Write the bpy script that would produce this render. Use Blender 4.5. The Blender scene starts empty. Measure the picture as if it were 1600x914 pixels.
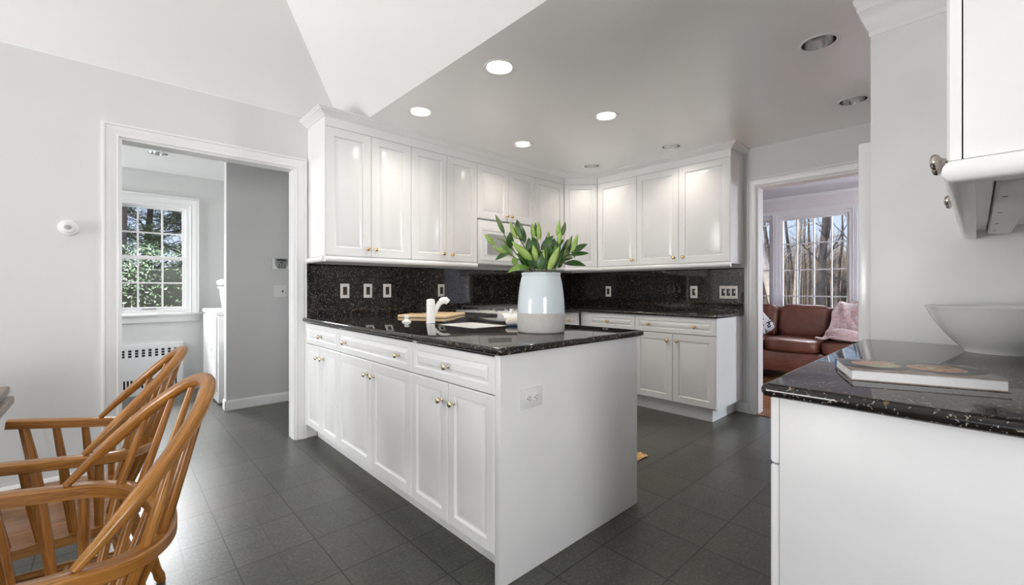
import bpy, bmesh, math, random
from mathutils import Vector, Matrix, noise as mnoise
PI = math.pi
sin, cos = math.sin, math.cos
SC = bpy.context.scene
COL = SC.collection
# ------------------------------------------------------------------ camera, sky, sun, exposure
F_PX = 674.6
cam_data = bpy.data.cameras.new('camera')
cam_data.sensor_width = 36.0
cam_data.lens = F_PX * 36.0 / 1600.0
cam_data.shift_y = -(457.0 - 449.6) / 1600.0
cam_data.clip_start = 0.02
cam_data.clip_end = 400
cam = bpy.data.objects.new('camera', cam_data)
COL.objects.link(cam)
cam.location = (0, 0, 1.14)
cam.rotation_euler = (PI / 2, 0, -math.radians(42.866))
SC.camera = cam
SC.view_settings.view_transform = 'Standard'
SC.view_settings.look = 'None'
SC.view_settings.gamma = 1.0
SC.view_settings.use_curve_mapping = False
SC.view_settings.exposure = 0.52
SC.cycles.max_bounces = 10
SC.cycles.diffuse_bounces = 6
SC.cycles.glossy_bounces = 4
SC.cycles.transparent_max_bounces = 12
SC.cycles.sample_clamp_indirect = 6.0
SC.cycles.use_denoising = True
SC.cycles.caustics_reflective = False
SC.cycles.caustics_refractive = False

world = bpy.data.worlds.new('sky')
SC.world = world
world.use_nodes = True
wn = world.node_tree.nodes
wl = world.node_tree.links
wn.clear()
w_out = wn.new('ShaderNodeOutputWorld')
w_bg = wn.new('ShaderNodeBackground')
w_geo = wn.new('ShaderNodeNewGeometry')
w_sep = wn.new('ShaderNodeSeparateXYZ')
w_ramp = wn.new('ShaderNodeValToRGB')
w_neg = wn.new('ShaderNodeMath')
w_neg.operation = 'MULTIPLY'
w_neg.inputs[1].default_value = -1.0
wl.new(w_geo.outputs['Incoming'], w_sep.inputs[0])
wl.new(w_sep.outputs[2], w_neg.inputs[0])
wl.new(w_neg.outputs[0], w_ramp.inputs[0])
cr = w_ramp.color_ramp
cr.elements[0].position = 0.0
cr.elements[0].color = (0.80, 0.86, 0.97, 1)
cr.elements[1].position = 0.5
cr.elements[1].color = (0.25, 0.45, 0.90, 1)
e_ = cr.elements.new(0.12)
e_.color = (0.62, 0.76, 1.0, 1)
wl.new(w_ramp.outputs[0], w_bg.inputs[0])
w_bg.inputs[1].default_value = 0.78
wl.new(w_bg.outputs[0], w_out.inputs[0])


def lamp(name, kind, loc, energy, color=(1, 1, 1), direction=None, size=None, size_y=None, **kw):
    d = bpy.data.lights.new(name, kind)
    d.energy = energy
    d.color = color
    if kind == 'AREA':
        d.shape = 'RECTANGLE'
        d.size = size
        d.size_y = size_y
    for k, v in kw.items():
        setattr(d, k, v)
    o = bpy.data.objects.new(name, d)
    COL.objects.link(o)
    o.location = loc
    if direction is not None:
        o.rotation_euler = Vector(direction).to_track_quat('-Z', 'Y').to_euler()
    return o


SUN_DIR = Vector((0.46, -0.74, -0.56)).normalized()
lamp('sun', 'SUN', (0, 0, 10), 3.2, (1.0, 0.93, 0.82), SUN_DIR, angle=math.radians(0.6))
DAY = (1.0, 0.985, 0.965)
# daylight lamps: at added, unseen dining windows, then living room and laundry windows
for yy, en in ((-2.2, 8), (-0.1, 3), (2.6, 94)):
    lamp('added_dining_daylight', 'AREA', (-4.22, yy, 1.15), en, DAY, (1, 0, 0.65), 1.5, 1.7, spread=math.radians(150))
for xx, en in ((-2.7, 6), (-0.95, 60)):
    lamp('added_dining_daylight', 'AREA', (xx, -3.42, 1.15), en, DAY, (0.25, 1, 0.02), 1.5, 1.7, spread=math.radians(150))
lamp('daylight_living_window', 'AREA', (9.2, 1.4, 4.2), 300, (0.90, 0.95, 1.0), (-1, 0, -0.95), 2.4, 1.8)
lamp('daylight_living_window', 'AREA', (8.6, -1.6, 2.2), 1300, (0.86, 0.94, 1.0), (-1, 0.15, 0.10), 2.2, 1.8)
lamp('daylight_laundry_window', 'AREA', (0.0, 7.4, 3.0), 540, (0.97, 0.985, 1.0), (0.1, -1, -0.55), 1.4, 1.4)

lamp('added_laundry_side_daylight', 'AREA', (-2.2, 5.5, 1.7), 100, (0.97, 0.985, 1.0), (1, 0, -0.05), 0.9, 1.3)  # added lamp at an unseen, made-up side window to brighten the laundry

# ------------------------------------------------------------------ materials


def new_mat(name):
    m = bpy.data.materials.new(name)
    m.use_nodes = True
    nt = m.node_tree
    b = nt.nodes['Principled BSDF']
    return m, nt, b


def setin(b, **kw):
    names = {'base': 'Base Color', 'rough': 'Roughness', 'metal': 'Metallic', 'ior': 'IOR', 'spec': 'Specular IOR Level',
             'coat': 'Coat Weight', 'coatr': 'Coat Roughness', 'sheen': 'Sheen Weight', 'sss': 'Subsurface Weight',
             'trans': 'Transmission Weight', 'alpha': 'Alpha', 'estr': 'Emission Strength', 'ecol': 'Emission Color'}
    for k, v in kw.items():
        if k in ('base', 'ecol') and len(v) == 3:
            v = (*v, 1)
        b.inputs[names[k]].default_value = v


def coords(nt, kind='Object', scale=(1, 1, 1), rot=(0, 0, 0)):
    tc = nt.nodes.new('ShaderNodeTexCoord')
    mp = nt.nodes.new('ShaderNodeMapping')
    mp.inputs['Scale'].default_value = scale
    mp.inputs['Rotation'].default_value = rot
    nt.links.new(tc.outputs[kind], mp.inputs['Vector'])
    return mp.outputs['Vector']


def tex_noise(nt, vec, scale, detail=4, rough=0.5, dist=0.0):
    n = nt.nodes.new('ShaderNodeTexNoise')
    n.inputs['Scale'].default_value = scale
    n.inputs['Detail'].default_value = detail
    n.inputs['Roughness'].default_value = rough
    n.inputs['Distortion'].default_value = dist
    if vec is not None:
        nt.links.new(vec, n.inputs['Vector'])
    return n


def ramp(nt, fac, stops, interp='LINEAR'):
    r = nt.nodes.new('ShaderNodeValToRGB')
    cr = r.color_ramp
    cr.interpolation = interp
    while len(cr.elements) < len(stops):
        cr.elements.new(0.5)
    for e, (p, c) in zip(cr.elements, stops):
        e.position = p
        e.color = (*c, 1) if len(c) == 3 else c
    nt.links.new(fac, r.inputs['Fac'])
    return r.outputs['Color']


def bump(nt, b, height, strength=0.2, dist=0.002):
    n = nt.nodes.new('ShaderNodeBump')
    n.inputs['Strength'].default_value = strength
    n.inputs['Distance'].default_value = dist
    nt.links.new(height, n.inputs['Height'])
    nt.links.new(n.outputs['Normal'], b.inputs['Normal'])


def math_node(nt, op, a, b=None, c=None):
    n = nt.nodes.new('ShaderNodeMath')
    n.operation = op
    for i, v in enumerate((a, b, c)):
        if v is None:
            continue
        if isinstance(v, (int, float)):
            n.inputs[i].default_value = v
        else:
            nt.links.new(v, n.inputs[i])
    return n.outputs[0]


def mixc(nt, fac, a, b, mode='MIX'):
    n = nt.nodes.new('ShaderNodeMix')
    n.data_type = 'RGBA'
    n.blend_type = mode
    for sock, v in ((n.inputs[0], fac), (n.inputs[6], a), (n.inputs[7], b)):
        if isinstance(v, (int, float)):
            sock.default_value = v
        elif isinstance(v, tuple):
            sock.default_value = (*v, 1)
        else:
            nt.links.new(v, sock)
    return n.outputs[2]


def plain(name, base, rough=0.5, metal=0.0, vary=0.0, vscale=6, bmp=0.0, bscale=60, bdist=0.002, **kw):
    """a principled material with a little procedural variation of colour and surface"""
    m, nt, b = new_mat(name)
    setin(b, base=base, rough=rough, metal=metal, **kw)
    vec = coords(nt)
    if vary:
        n = tex_noise(nt, vec, vscale, 5)
        lo = tuple(max(0, c * (1 - vary)) for c in base)
        hi = tuple(min(1, c * (1 + vary)) for c in base)
        nt.links.new(ramp(nt, n.outputs['Fac'], [(0.3, lo), (0.7, hi)]), b.inputs['Base Color'])
    if bmp:
        n = tex_noise(nt, vec, bscale, 3)
        bump(nt, b, n.outputs['Fac'], bmp, bdist)
    return m


M = {}
M['wall'] = plain('wall_paint', (0.69, 0.692, 0.69), 0.55, vary=0.012, vscale=3, bmp=0.05, bscale=220)
M['wall_living'] = plain('lavender_white_wall_paint', (0.70, 0.74, 0.82), 0.6, vary=0.01, vscale=3)
M['wall_cool'] = plain('laundry_wall_paint', (0.66, 0.662, 0.655), 0.6, vary=0.012, vscale=3)
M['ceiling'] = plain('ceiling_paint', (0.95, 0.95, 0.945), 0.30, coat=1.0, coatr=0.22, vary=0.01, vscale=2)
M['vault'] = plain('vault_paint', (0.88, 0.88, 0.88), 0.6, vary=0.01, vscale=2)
M['trim'] = plain('gloss_trim_paint', (0.82, 0.82, 0.82), 0.28, vary=0.01, vscale=4)
M['cabinet'] = plain('white_cabinet_lacquer', (0.85, 0.852, 0.855), 0.22, vary=0.012, vscale=5)
M['panel'] = plain('white_end_panel_lacquer', (0.80, 0.803, 0.808), 0.35, vary=0.03, vscale=4)
M['appliance'] = plain('white_appliance_enamel', (0.83, 0.835, 0.84), 0.2, vary=0.01)
M['appliance_grey'] = plain('grey_appliance_print', (0.45, 0.46, 0.47), 0.4, vary=0.05)
M['plastic'] = plain('white_plastic', (0.80, 0.80, 0.79), 0.3, vary=0.02)
M['plate_warm'] = plain('cream_switch_plate', (0.80, 0.76, 0.72), 0.3, vary=0.02)
M['rocker'] = plain('bronze_rocker', (0.05, 0.038, 0.032), 0.15, vary=0.2)
M['dark'] = plain('recess_shade_black', (0.02, 0.02, 0.022), 0.7, vary=0.2)
M['darkplastic'] = plain('dark_grey_plastic', (0.05, 0.055, 0.06), 0.35, vary=0.2)
M['midgrey'] = plain('mid_grey_plastic', (0.36, 0.37, 0.37), 0.4, vary=0.06)
M['brass'] = plain('polished_brass', (0.86, 0.62, 0.30), 0.14, 1.0, vary=0.06, vscale=40)
M['palebrass'] = plain('pale_brass', (0.80, 0.70, 0.50), 0.12, 1.0, vary=0.06, vscale=40)
M['nickel'] = plain('polished_nickel', (0.62, 0.58, 0.52), 0.10, 1.0, vary=0.06, vscale=40)
M['steel'] = plain('brushed_steel', (0.55, 0.55, 0.55), 0.3, 1.0, vary=0.05)
M['reflector'] = plain('alzak_reflector', (0.80, 0.80, 0.80), 0.16, 1.0, vary=0.03)
M['iron'] = plain('cast_iron_grate', (0.10, 0.10, 0.105), 0.4, vary=0.2, bmp=0.1)
M['ceramic'] = plain('white_ceramic', (0.84, 0.84, 0.83), 0.12, vary=0.01)
M['sink'] = plain('white_sink_enamel', (0.86, 0.85, 0.83), 0.2, vary=0.01)
M['faucet'] = plain('white_faucet_enamel', (0.84, 0.83, 0.81), 0.2, vary=0.01)
M['stoneware'] = plain('raw_stoneware', (0.52, 0.51, 0.485), 0.7, vary=0.04, vscale=30, bmp=0.08, bscale=150)
M['glaze'] = plain('pale_blue_glaze', (0.66, 0.735, 0.77), 0.07, vary=0.02, vscale=8)
M['tan_board'] = plain('maple_board', (0.76, 0.56, 0.33), 0.45, vary=0.08, vscale=14)
M['mat_rope'] = plain('woven_rope_mat', (0.62, 0.38, 0.16), 0.9, vary=0.35, vscale=60, bmp=0.8, bscale=90, bdist=0.006)
M['paper'] = plain('book_pages', (0.80, 0.80, 0.81), 0.8, vary=0.03, vscale=300)
M['blue_cloth'] = plain('blue_book_spine', (0.10, 0.20, 0.42), 0.5, vary=0.05)
M['stem'] = plain('green_stem', (0.16, 0.20, 0.07), 0.5, vary=0.2)
M['bark'] = plain('grey_bark', (0.17, 0.135, 0.11), 0.9, vary=0.45, vscale=7, bmp=0.5, bscale=20, bdist=0.02)
M['bark_pale'] = plain('pale_bark', (0.42, 0.36, 0.30), 0.9, vary=0.35, vscale=7, bmp=0.5, bscale=20, bdist=0.02)
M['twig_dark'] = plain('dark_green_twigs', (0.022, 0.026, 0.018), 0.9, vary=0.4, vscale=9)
M['bark_dark'] = plain('dark_bark', (0.085, 0.07, 0.06), 0.9, vary=0.4, vscale=7)
M['leafmulch'] = plain('leaf_litter_ground', (0.30, 0.24, 0.17), 0.95, vary=0.5, vscale=3)
M['needles'] = plain('pine_needles', (0.075, 0.10, 0.035), 0.7, vary=0.5, vscale=3)
M['rhodo'] = plain('glossy_dark_leaves', (0.07, 0.105, 0.055), 0.28, vary=0.5, vscale=5)
M['bulb_on'] = plain('lit_lamp', (1, 1, 1), 0.5, ecol=(1.0, 0.90, 0.76), estr=14.0)
M['bulb_dim'] = plain('dimmed_lamp', (1, 1, 1), 0.5, ecol=(1.0, 0.93, 0.84), estr=1.4)
M['bulb_off'] = plain('unlit_lamp', (0.75, 0.75, 0.74), 0.3, vary=0.02)
M['towel'] = plain('white_terry', (0.82, 0.82, 0.80), 0.95, vary=0.03, bmp=0.5, bscale=120, bdist=0.004)
M['basket'] = plain('white_basket_plastic', (0.83, 0.83, 0.81), 0.5, vary=0.03)
M['pillow_dark'] = plain('pillow_dark_edge', (0.06, 0.055, 0.06), 0.9, vary=0.2)


def make_glass():
    m, nt, b = new_mat('window_glass')
    out = nt.nodes['Material Output']
    nt.nodes.remove(b)
    tr = nt.nodes.new('ShaderNodeBsdfTransparent')
    gl = nt.nodes.new('ShaderNodeBsdfGlossy')
    gl.inputs['Roughness'].default_value = 0.0
    lw = nt.nodes.new('ShaderNodeFresnel')
    lw.inputs['IOR'].default_value = 1.25
    mx = nt.nodes.new('ShaderNodeMixShader')
    nt.links.new(lw.outputs[0], mx.inputs[0])
    nt.links.new(tr.outputs[0], mx.inputs[1])
    nt.links.new(gl.outputs[0], mx.inputs[2])
    nt.links.new(mx.outputs[0], out.inputs['Surface'])
    return m


M['glass'] = make_glass()


def make_granite():
    m, nt, b = new_mat('black_granite')
    setin(b, rough=0.05, spec=0.5)
    vec = coords(nt)
    base = ramp(nt, tex_noise(nt, vec, 9, 6).outputs['Fac'], [(0.35, (0.006, 0.006, 0.007)), (0.65, (0.016, 0.013, 0.011))])
    col = base
    for scale, thr, c in ((105, 0.81, (0.28, 0.24, 0.19)), (165, 0.79, (0.25, 0.25, 0.25)), (75, 0.88, (0.12, 0.08, 0.045))):
        v = nt.nodes.new('ShaderNodeTexVoronoi')
        v.inputs['Scale'].default_value = scale
        wob = tex_noise(nt, vec, scale * 0.9, 2)
        vv = mixc(nt, 0.02, vec, wob.outputs['Color'], 'ADD')
        nt.links.new(vv, v.inputs['Vector'])
        sep = nt.nodes.new('ShaderNodeSeparateColor')
        nt.links.new(v.outputs['Color'], sep.inputs[0])
        pick = math_node(nt, 'GREATER_THAN', sep.outputs[0], thr)
        near = math_node(nt, 'LESS_THAN', v.outputs['Distance'], 0.34)
        fac = math_node(nt, 'MULTIPLY', pick, near)
        col = mixc(nt, fac, col, c)
    nt.links.new(col, b.inputs['Base Color'])
    return m


M['granite'] = make_granite()


def make_tile():
    m, nt, b = new_mat('slate_floor_tile')
    setin(b, spec=0.45)
    geo = nt.nodes.new('ShaderNodeNewGeometry')
    sep = nt.nodes.new('ShaderNodeSeparateXYZ')
    nt.links.new(geo.outputs['Position'], sep.inputs[0])
    P = 0.3052

    def line(axis, off, pitch, half):
        t = math_node(nt, 'SUBTRACT', sep.outputs[axis], off)
        t = math_node(nt, 'DIVIDE', t, pitch)
        t = math_node(nt, 'FRACT', math_node(nt, 'ADD', t, 100.5))
        d = math_node(nt, 'ABSOLUTE', math_node(nt, 'SUBTRACT', t, 0.5))
        return math_node(nt, 'LESS_THAN', d, half / pitch)
    main = math_node(nt, 'MAXIMUM', line(0, 0.373, P, 0.0026), line(1, 0.822, P, 0.0026))
    score = math_node(nt, 'MAXIMUM', line(0, 0.373 + P / 2, P, 0.0017), line(1, 0.822 + P / 2, P, 0.0016))
    # one tone per half tile
    def cell(axis, off):
        t = math_node(nt, 'DIVIDE', math_node(nt, 'SUBTRACT', sep.outputs[axis], off), P)
        return math_node(nt, 'FLOOR', t)
    comb = nt.nodes.new('ShaderNodeCombineXYZ')
    nt.links.new(cell(0, 0.373), comb.inputs[0])
    nt.links.new(cell(1, 0.822), comb.inputs[1])
    wn_ = nt.nodes.new('ShaderNodeTexWhiteNoise')
    nt.links.new(comb.outputs[0], wn_.inputs['Vector'])
    n1 = tex_noise(nt, geo.outputs['Position'], 14, 8, 0.65)
    n2 = tex_noise(nt, geo.outputs['Position'], 75, 6, 0.75)
    n3 = tex_noise(nt, geo.outputs['Position'], 2.1, 4, 0.6)
    fine = ramp(nt, n2.outputs['Fac'], [(0.36, (0.030, 0.031, 0.026)), (0.52, (0.068, 0.068, 0.057)), (0.66, (0.165, 0.162, 0.138))])
    c = mixc(nt, 0.45, fine, ramp(nt, n1.outputs['Fac'], [(0.3, (0.044, 0.045, 0.038)), (0.7, (0.092, 0.092, 0.078))]))
    rust = ramp(nt, n3.outputs['Fac'], [(0.52, (0, 0, 0)), (0.72, (1, 1, 1))])
    c = mixc(nt, math_node(nt, 'MULTIPLY', rust, 0.45), c, (0.110, 0.078, 0.054))
    tone = math_node(nt, 'ADD', math_node(nt, 'MULTIPLY', wn_.outputs['Value'], 0.22), 0.90)
    tn = nt.nodes.new('ShaderNodeMix')
    tn.data_type = 'RGBA'
    tn.blend_type = 'MULTIPLY'
    tn.inputs[0].default_value = 1
    nt.links.new(c, tn.inputs[6])
    nt.links.new(tone, tn.inputs[7])
    c = tn.outputs[2]
    c = mixc(nt, math_node(nt, 'MULTIPLY', score, 0.55), c, (0.018, 0.017, 0.016))
    c = mixc(nt, main, c, (0.012, 0.011, 0.010))
    nt.links.new(c, b.inputs['Base Color'])
    r = math_node(nt, 'ADD', math_node(nt, 'MULTIPLY', n1.outputs['Fac'], 0.16), 0.25)
    nt.links.new(r, b.inputs['Roughness'])
    g = math_node(nt, 'MAXIMUM', main, math_node(nt, 'MULTIPLY', score, 0.5))
    h = math_node(nt, 'SUBTRACT', math_node(nt, 'MULTIPLY', n2.outputs['Fac'], 0.25), g)
    bump(nt, b, h, 0.22, 0.0015)
    return m


M['tile'] = make_tile()


def make_wood(name, lo, mid, hi, axis_scale, rough=0.35, ring=9.0):
    """wood grain drawn out along one axis: axis_scale is small along the grain"""
    m, nt, b = new_mat(name)
    setin(b, rough=rough, spec=0.5)
    vec = coords(nt, 'Object', axis_scale)
    n = tex_noise(nt, vec, ring, 6, 0.6, 0.6)
    c = ramp(nt, n.outputs['Fac'], [(0.30, lo), (0.50, mid), (0.70, hi)])
    n2 = tex_noise(nt, vec, ring * 7, 3, 0.7)
    dark = ramp(nt, n2.outputs['Fac'], [(0.36, (0.55, 0.50, 0.45)), (0.50, (1, 1, 1))])
    c = mixc(nt, 0.55, c, dark, 'MULTIPLY')
    nt.links.new(c, b.inputs['Base Color'])
    bump(nt, b, n2.outputs['Fac'], 0.06, 0.001)
    return m


OAK = ((0.22, 0.085, 0.014), (0.38, 0.160, 0.032), (0.54, 0.265, 0.070))


def make_oak(name, rough=0.28, across=1.0):
    m, nt, b = new_mat(name)
    setin(b, rough=rough, spec=0.5)
    at = nt.nodes.new('ShaderNodeAttribute')
    at.attribute_name = 'grain'
    mp = nt.nodes.new('ShaderNodeMapping')
    mp.inputs['Scale'].default_value = (3.0, 55 * across, 55 * across)
    nt.links.new(at.outputs['Vector'], mp.inputs['Vector'])
    n = tex_noise(nt, mp.outputs['Vector'], 1.0, 5, 0.6, 0.5)
    c = ramp(nt, n.outputs['Fac'], [(0.28, OAK[0]), (0.50, OAK[1]), (0.72, OAK[2])])
    n2 = tex_noise(nt, mp.outputs['Vector'], 5.0, 3, 0.7)
    c = mixc(nt, 0.55, c, ramp(nt, n2.outputs['Fac'], [(0.38, (0.36, 0.30, 0.24)), (0.50, (1, 1, 1))]), 'MULTIPLY')
    nt.links.new(c, b.inputs['Base Color'])
    bump(nt, b, n2.outputs['Fac'], 0.08, 0.001)
    return m


M['oak'] = make_oak('golden_oak')
M['oak_v'] = make_oak('golden_oak_spindle')
M['oak_x'] = make_oak('golden_oak_seat', 0.3, 0.5)
M['table'] = make_wood('worn_dark_table_wood', (0.10, 0.055, 0.032), (0.20, 0.13, 0.085), (0.33, 0.24, 0.18), (16, 2, 16), 0.3, 4)


def make_plank():
    m, nt, b = new_mat('red_oak_floor_boards')
    setin(b, rough=0.22)
    vec = coords(nt, 'Object', (1, 1, 1), (0, 0, PI / 2))
    br = nt.nodes.new('ShaderNodeTexBrick')
    nt.links.new(vec, br.inputs['Vector'])
    br.inputs['Scale'].default_value = 1
    br.inputs['Brick Width'].default_value = 0.9
    br.inputs['Row Height'].default_value = 0.057
    br.inputs['Mortar Size'].default_value = 0.001
    br.inputs['Color1'].default_value = (0.30, 0.115, 0.042, 1)
    br.inputs['Color2'].default_value = (0.42, 0.18, 0.07, 1)
    br.inputs['Mortar'].default_value = (0.08, 0.03, 0.015, 1)
    vec2 = coords(nt, 'Object', (30, 2, 30))
    n = tex_noise(nt, vec2, 4, 5)
    c = mixc(nt, 0.5, br.outputs['Color'], ramp(nt, n.outputs['Fac'], [(0.3, (0.6, 0.6, 0.6)), (0.7, (1, 1, 1))]), 'MULTIPLY')
    nt.links.new(c, b.inputs['Base Color'])
    return m


M['plank'] = make_plank()


def make_leather():
    m, nt, b = new_mat('brown_leather')
    setin(b, rough=0.33, spec=0.5)
    vec = coords(nt)
    n = tex_noise(nt, vec, 4, 5, 0.6, 0.6)
    c = ramp(nt, n.outputs['Fac'], [(0.3, (0.150, 0.050, 0.032)), (0.6, (0.215, 0.082, 0.055)), (0.8, (0.29, 0.130, 0.090))])
    nt.links.new(c, b.inputs['Base Color'])
    n2 = tex_noise(nt, vec, 14, 5, 0.6, 1.2)
    bump(nt, b, n2.outputs['Fac'], 0.5, 0.012)
    return m


M['leather'] = make_leather()


def make_throw():
    m, nt, b = new_mat('pink_plush_throw')
    setin(b, rough=0.95, sheen=0.4)
    vec = coords(nt)
    n = tex_noise(nt, vec, 22, 5, 0.7)
    c = ramp(nt, n.outputs['Fac'], [(0.30, (0.52, 0.28, 0.22)), (0.48, (0.66, 0.46, 0.43)), (0.62, (0.70, 0.56, 0.57))])
    nt.links.new(c, b.inputs['Base Color'])
    bump(nt, b, n.outputs['Fac'], 0.9, 0.02)
    return m


M['throw'] = make_throw()


def make_pillow():
    m, nt, b = new_mat('black_and_white_print_cloth')
    setin(b, rough=0.9)
    vec = coords(nt)
    n = tex_noise(nt, vec, 24, 2, 0.5, 1.5)
    nt.links.new(ramp(nt, n.outputs['Fac'], [(0.40, (0.04, 0.04, 0.045)), (0.44, (0.80, 0.80, 0.80))]), b.inputs['Base Color'])
    return m


M['pillow'] = make_pillow()


def make_dishcloth():
    m, nt, b = new_mat('blue_and_white_knit')
    setin(b, rough=0.95)
    vec = coords(nt)
    sep = nt.nodes.new('ShaderNodeSeparateXYZ')
    nt.links.new(vec, sep.inputs[0])
    n = tex_noise(nt, vec, 160, 2)
    t = math_node(nt, 'ADD', math_node(nt, 'MULTIPLY', sep.outputs[2], 28), math_node(nt, 'MULTIPLY', n.outputs['Fac'], 0.9))
    nt.links.new(ramp(nt, t, [(0.75, (0.16, 0.24, 0.42)), (1.15, (0.78, 0.72, 0.66))]), b.inputs['Base Color'])
    bump(nt, b, n.outputs['Fac'], 0.8, 0.004)
    return m


M['dishcloth'] = make_dishcloth()


def make_leafmat(name, lo, hi, rough=0.35):
    m, nt, b = new_mat(name)
    setin(b, rough=rough, spec=0.5)
    vec = coords(nt)
    n = tex_noise(nt, vec, 18, 4)
    nt.links.new(ramp(nt, n.outputs['Fac'], [(0.3, lo), (0.7, hi)]), b.inputs['Base Color'])
    return m


M['leaf'] = make_leafmat('lily_leaf_green', (0.020, 0.065, 0.016), (0.060, 0.130, 0.030))
M['leaf_light'] = make_leafmat('lily_leaf_light_green', (0.10, 0.22, 0.035), (0.20, 0.33, 0.07))
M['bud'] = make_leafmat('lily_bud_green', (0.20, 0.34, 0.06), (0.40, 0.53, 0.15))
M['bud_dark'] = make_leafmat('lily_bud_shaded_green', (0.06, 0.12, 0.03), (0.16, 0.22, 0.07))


def make_cover():
    """the cover print: grey cloth, a dark round plate and patches of food colours"""
    m, nt, b = new_mat('book_cover_print')
    setin(b, rough=0.25)
    vec = coords(nt)
    n = tex_noise(nt, vec, 16, 3, 0.5, 0.4)
    food = ramp(nt, n.outputs['Fac'], [(0.30, (0.60, 0.58, 0.50)), (0.42, (0.30, 0.36, 0.12)), (0.50, (0.55, 0.20, 0.10)), (0.58, (0.62, 0.36, 0.20)), (0.66, (0.40, 0.10, 0.07)), (0.74, (0.62, 0.56, 0.46))])
    sep = nt.nodes.new('ShaderNodeSeparateXYZ')
    nt.links.new(vec, sep.inputs[0])

    def disc(cx, cy, r):
        dx = math_node(nt, 'POWER', math_node(nt, 'SUBTRACT', sep.outputs[0], cx), 2)
        dy = math_node(nt, 'POWER', math_node(nt, 'SUBTRACT', sep.outputs[1], cy), 2)
        return math_node(nt, 'LESS_THAN', math_node(nt, 'ADD', dx, dy), r * r)
    n2 = tex_noise(nt, vec, 40, 4)
    cloth = ramp(nt, n2.outputs['Fac'], [(0.3, (0.22, 0.18, 0.16)), (0.7, (0.36, 0.31, 0.28))])
    c = mixc(nt, disc(0.055, 0.015, 0.085), cloth, (0.035, 0.035, 0.030))
    c = mixc(nt, disc(-0.075, 0.0, 0.075), c, (0.06, 0.05, 0.045))
    c = mixc(nt, disc(0.050, 0.015, 0.055), c, food)
    c = mixc(nt, disc(-0.065, 0.02, 0.050), c, food)
    nt.links.new(c, b.inputs['Base Color'])
    return m


M['cover'] = make_cover()

# ------------------------------------------------------------------ mesh helpers


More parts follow.
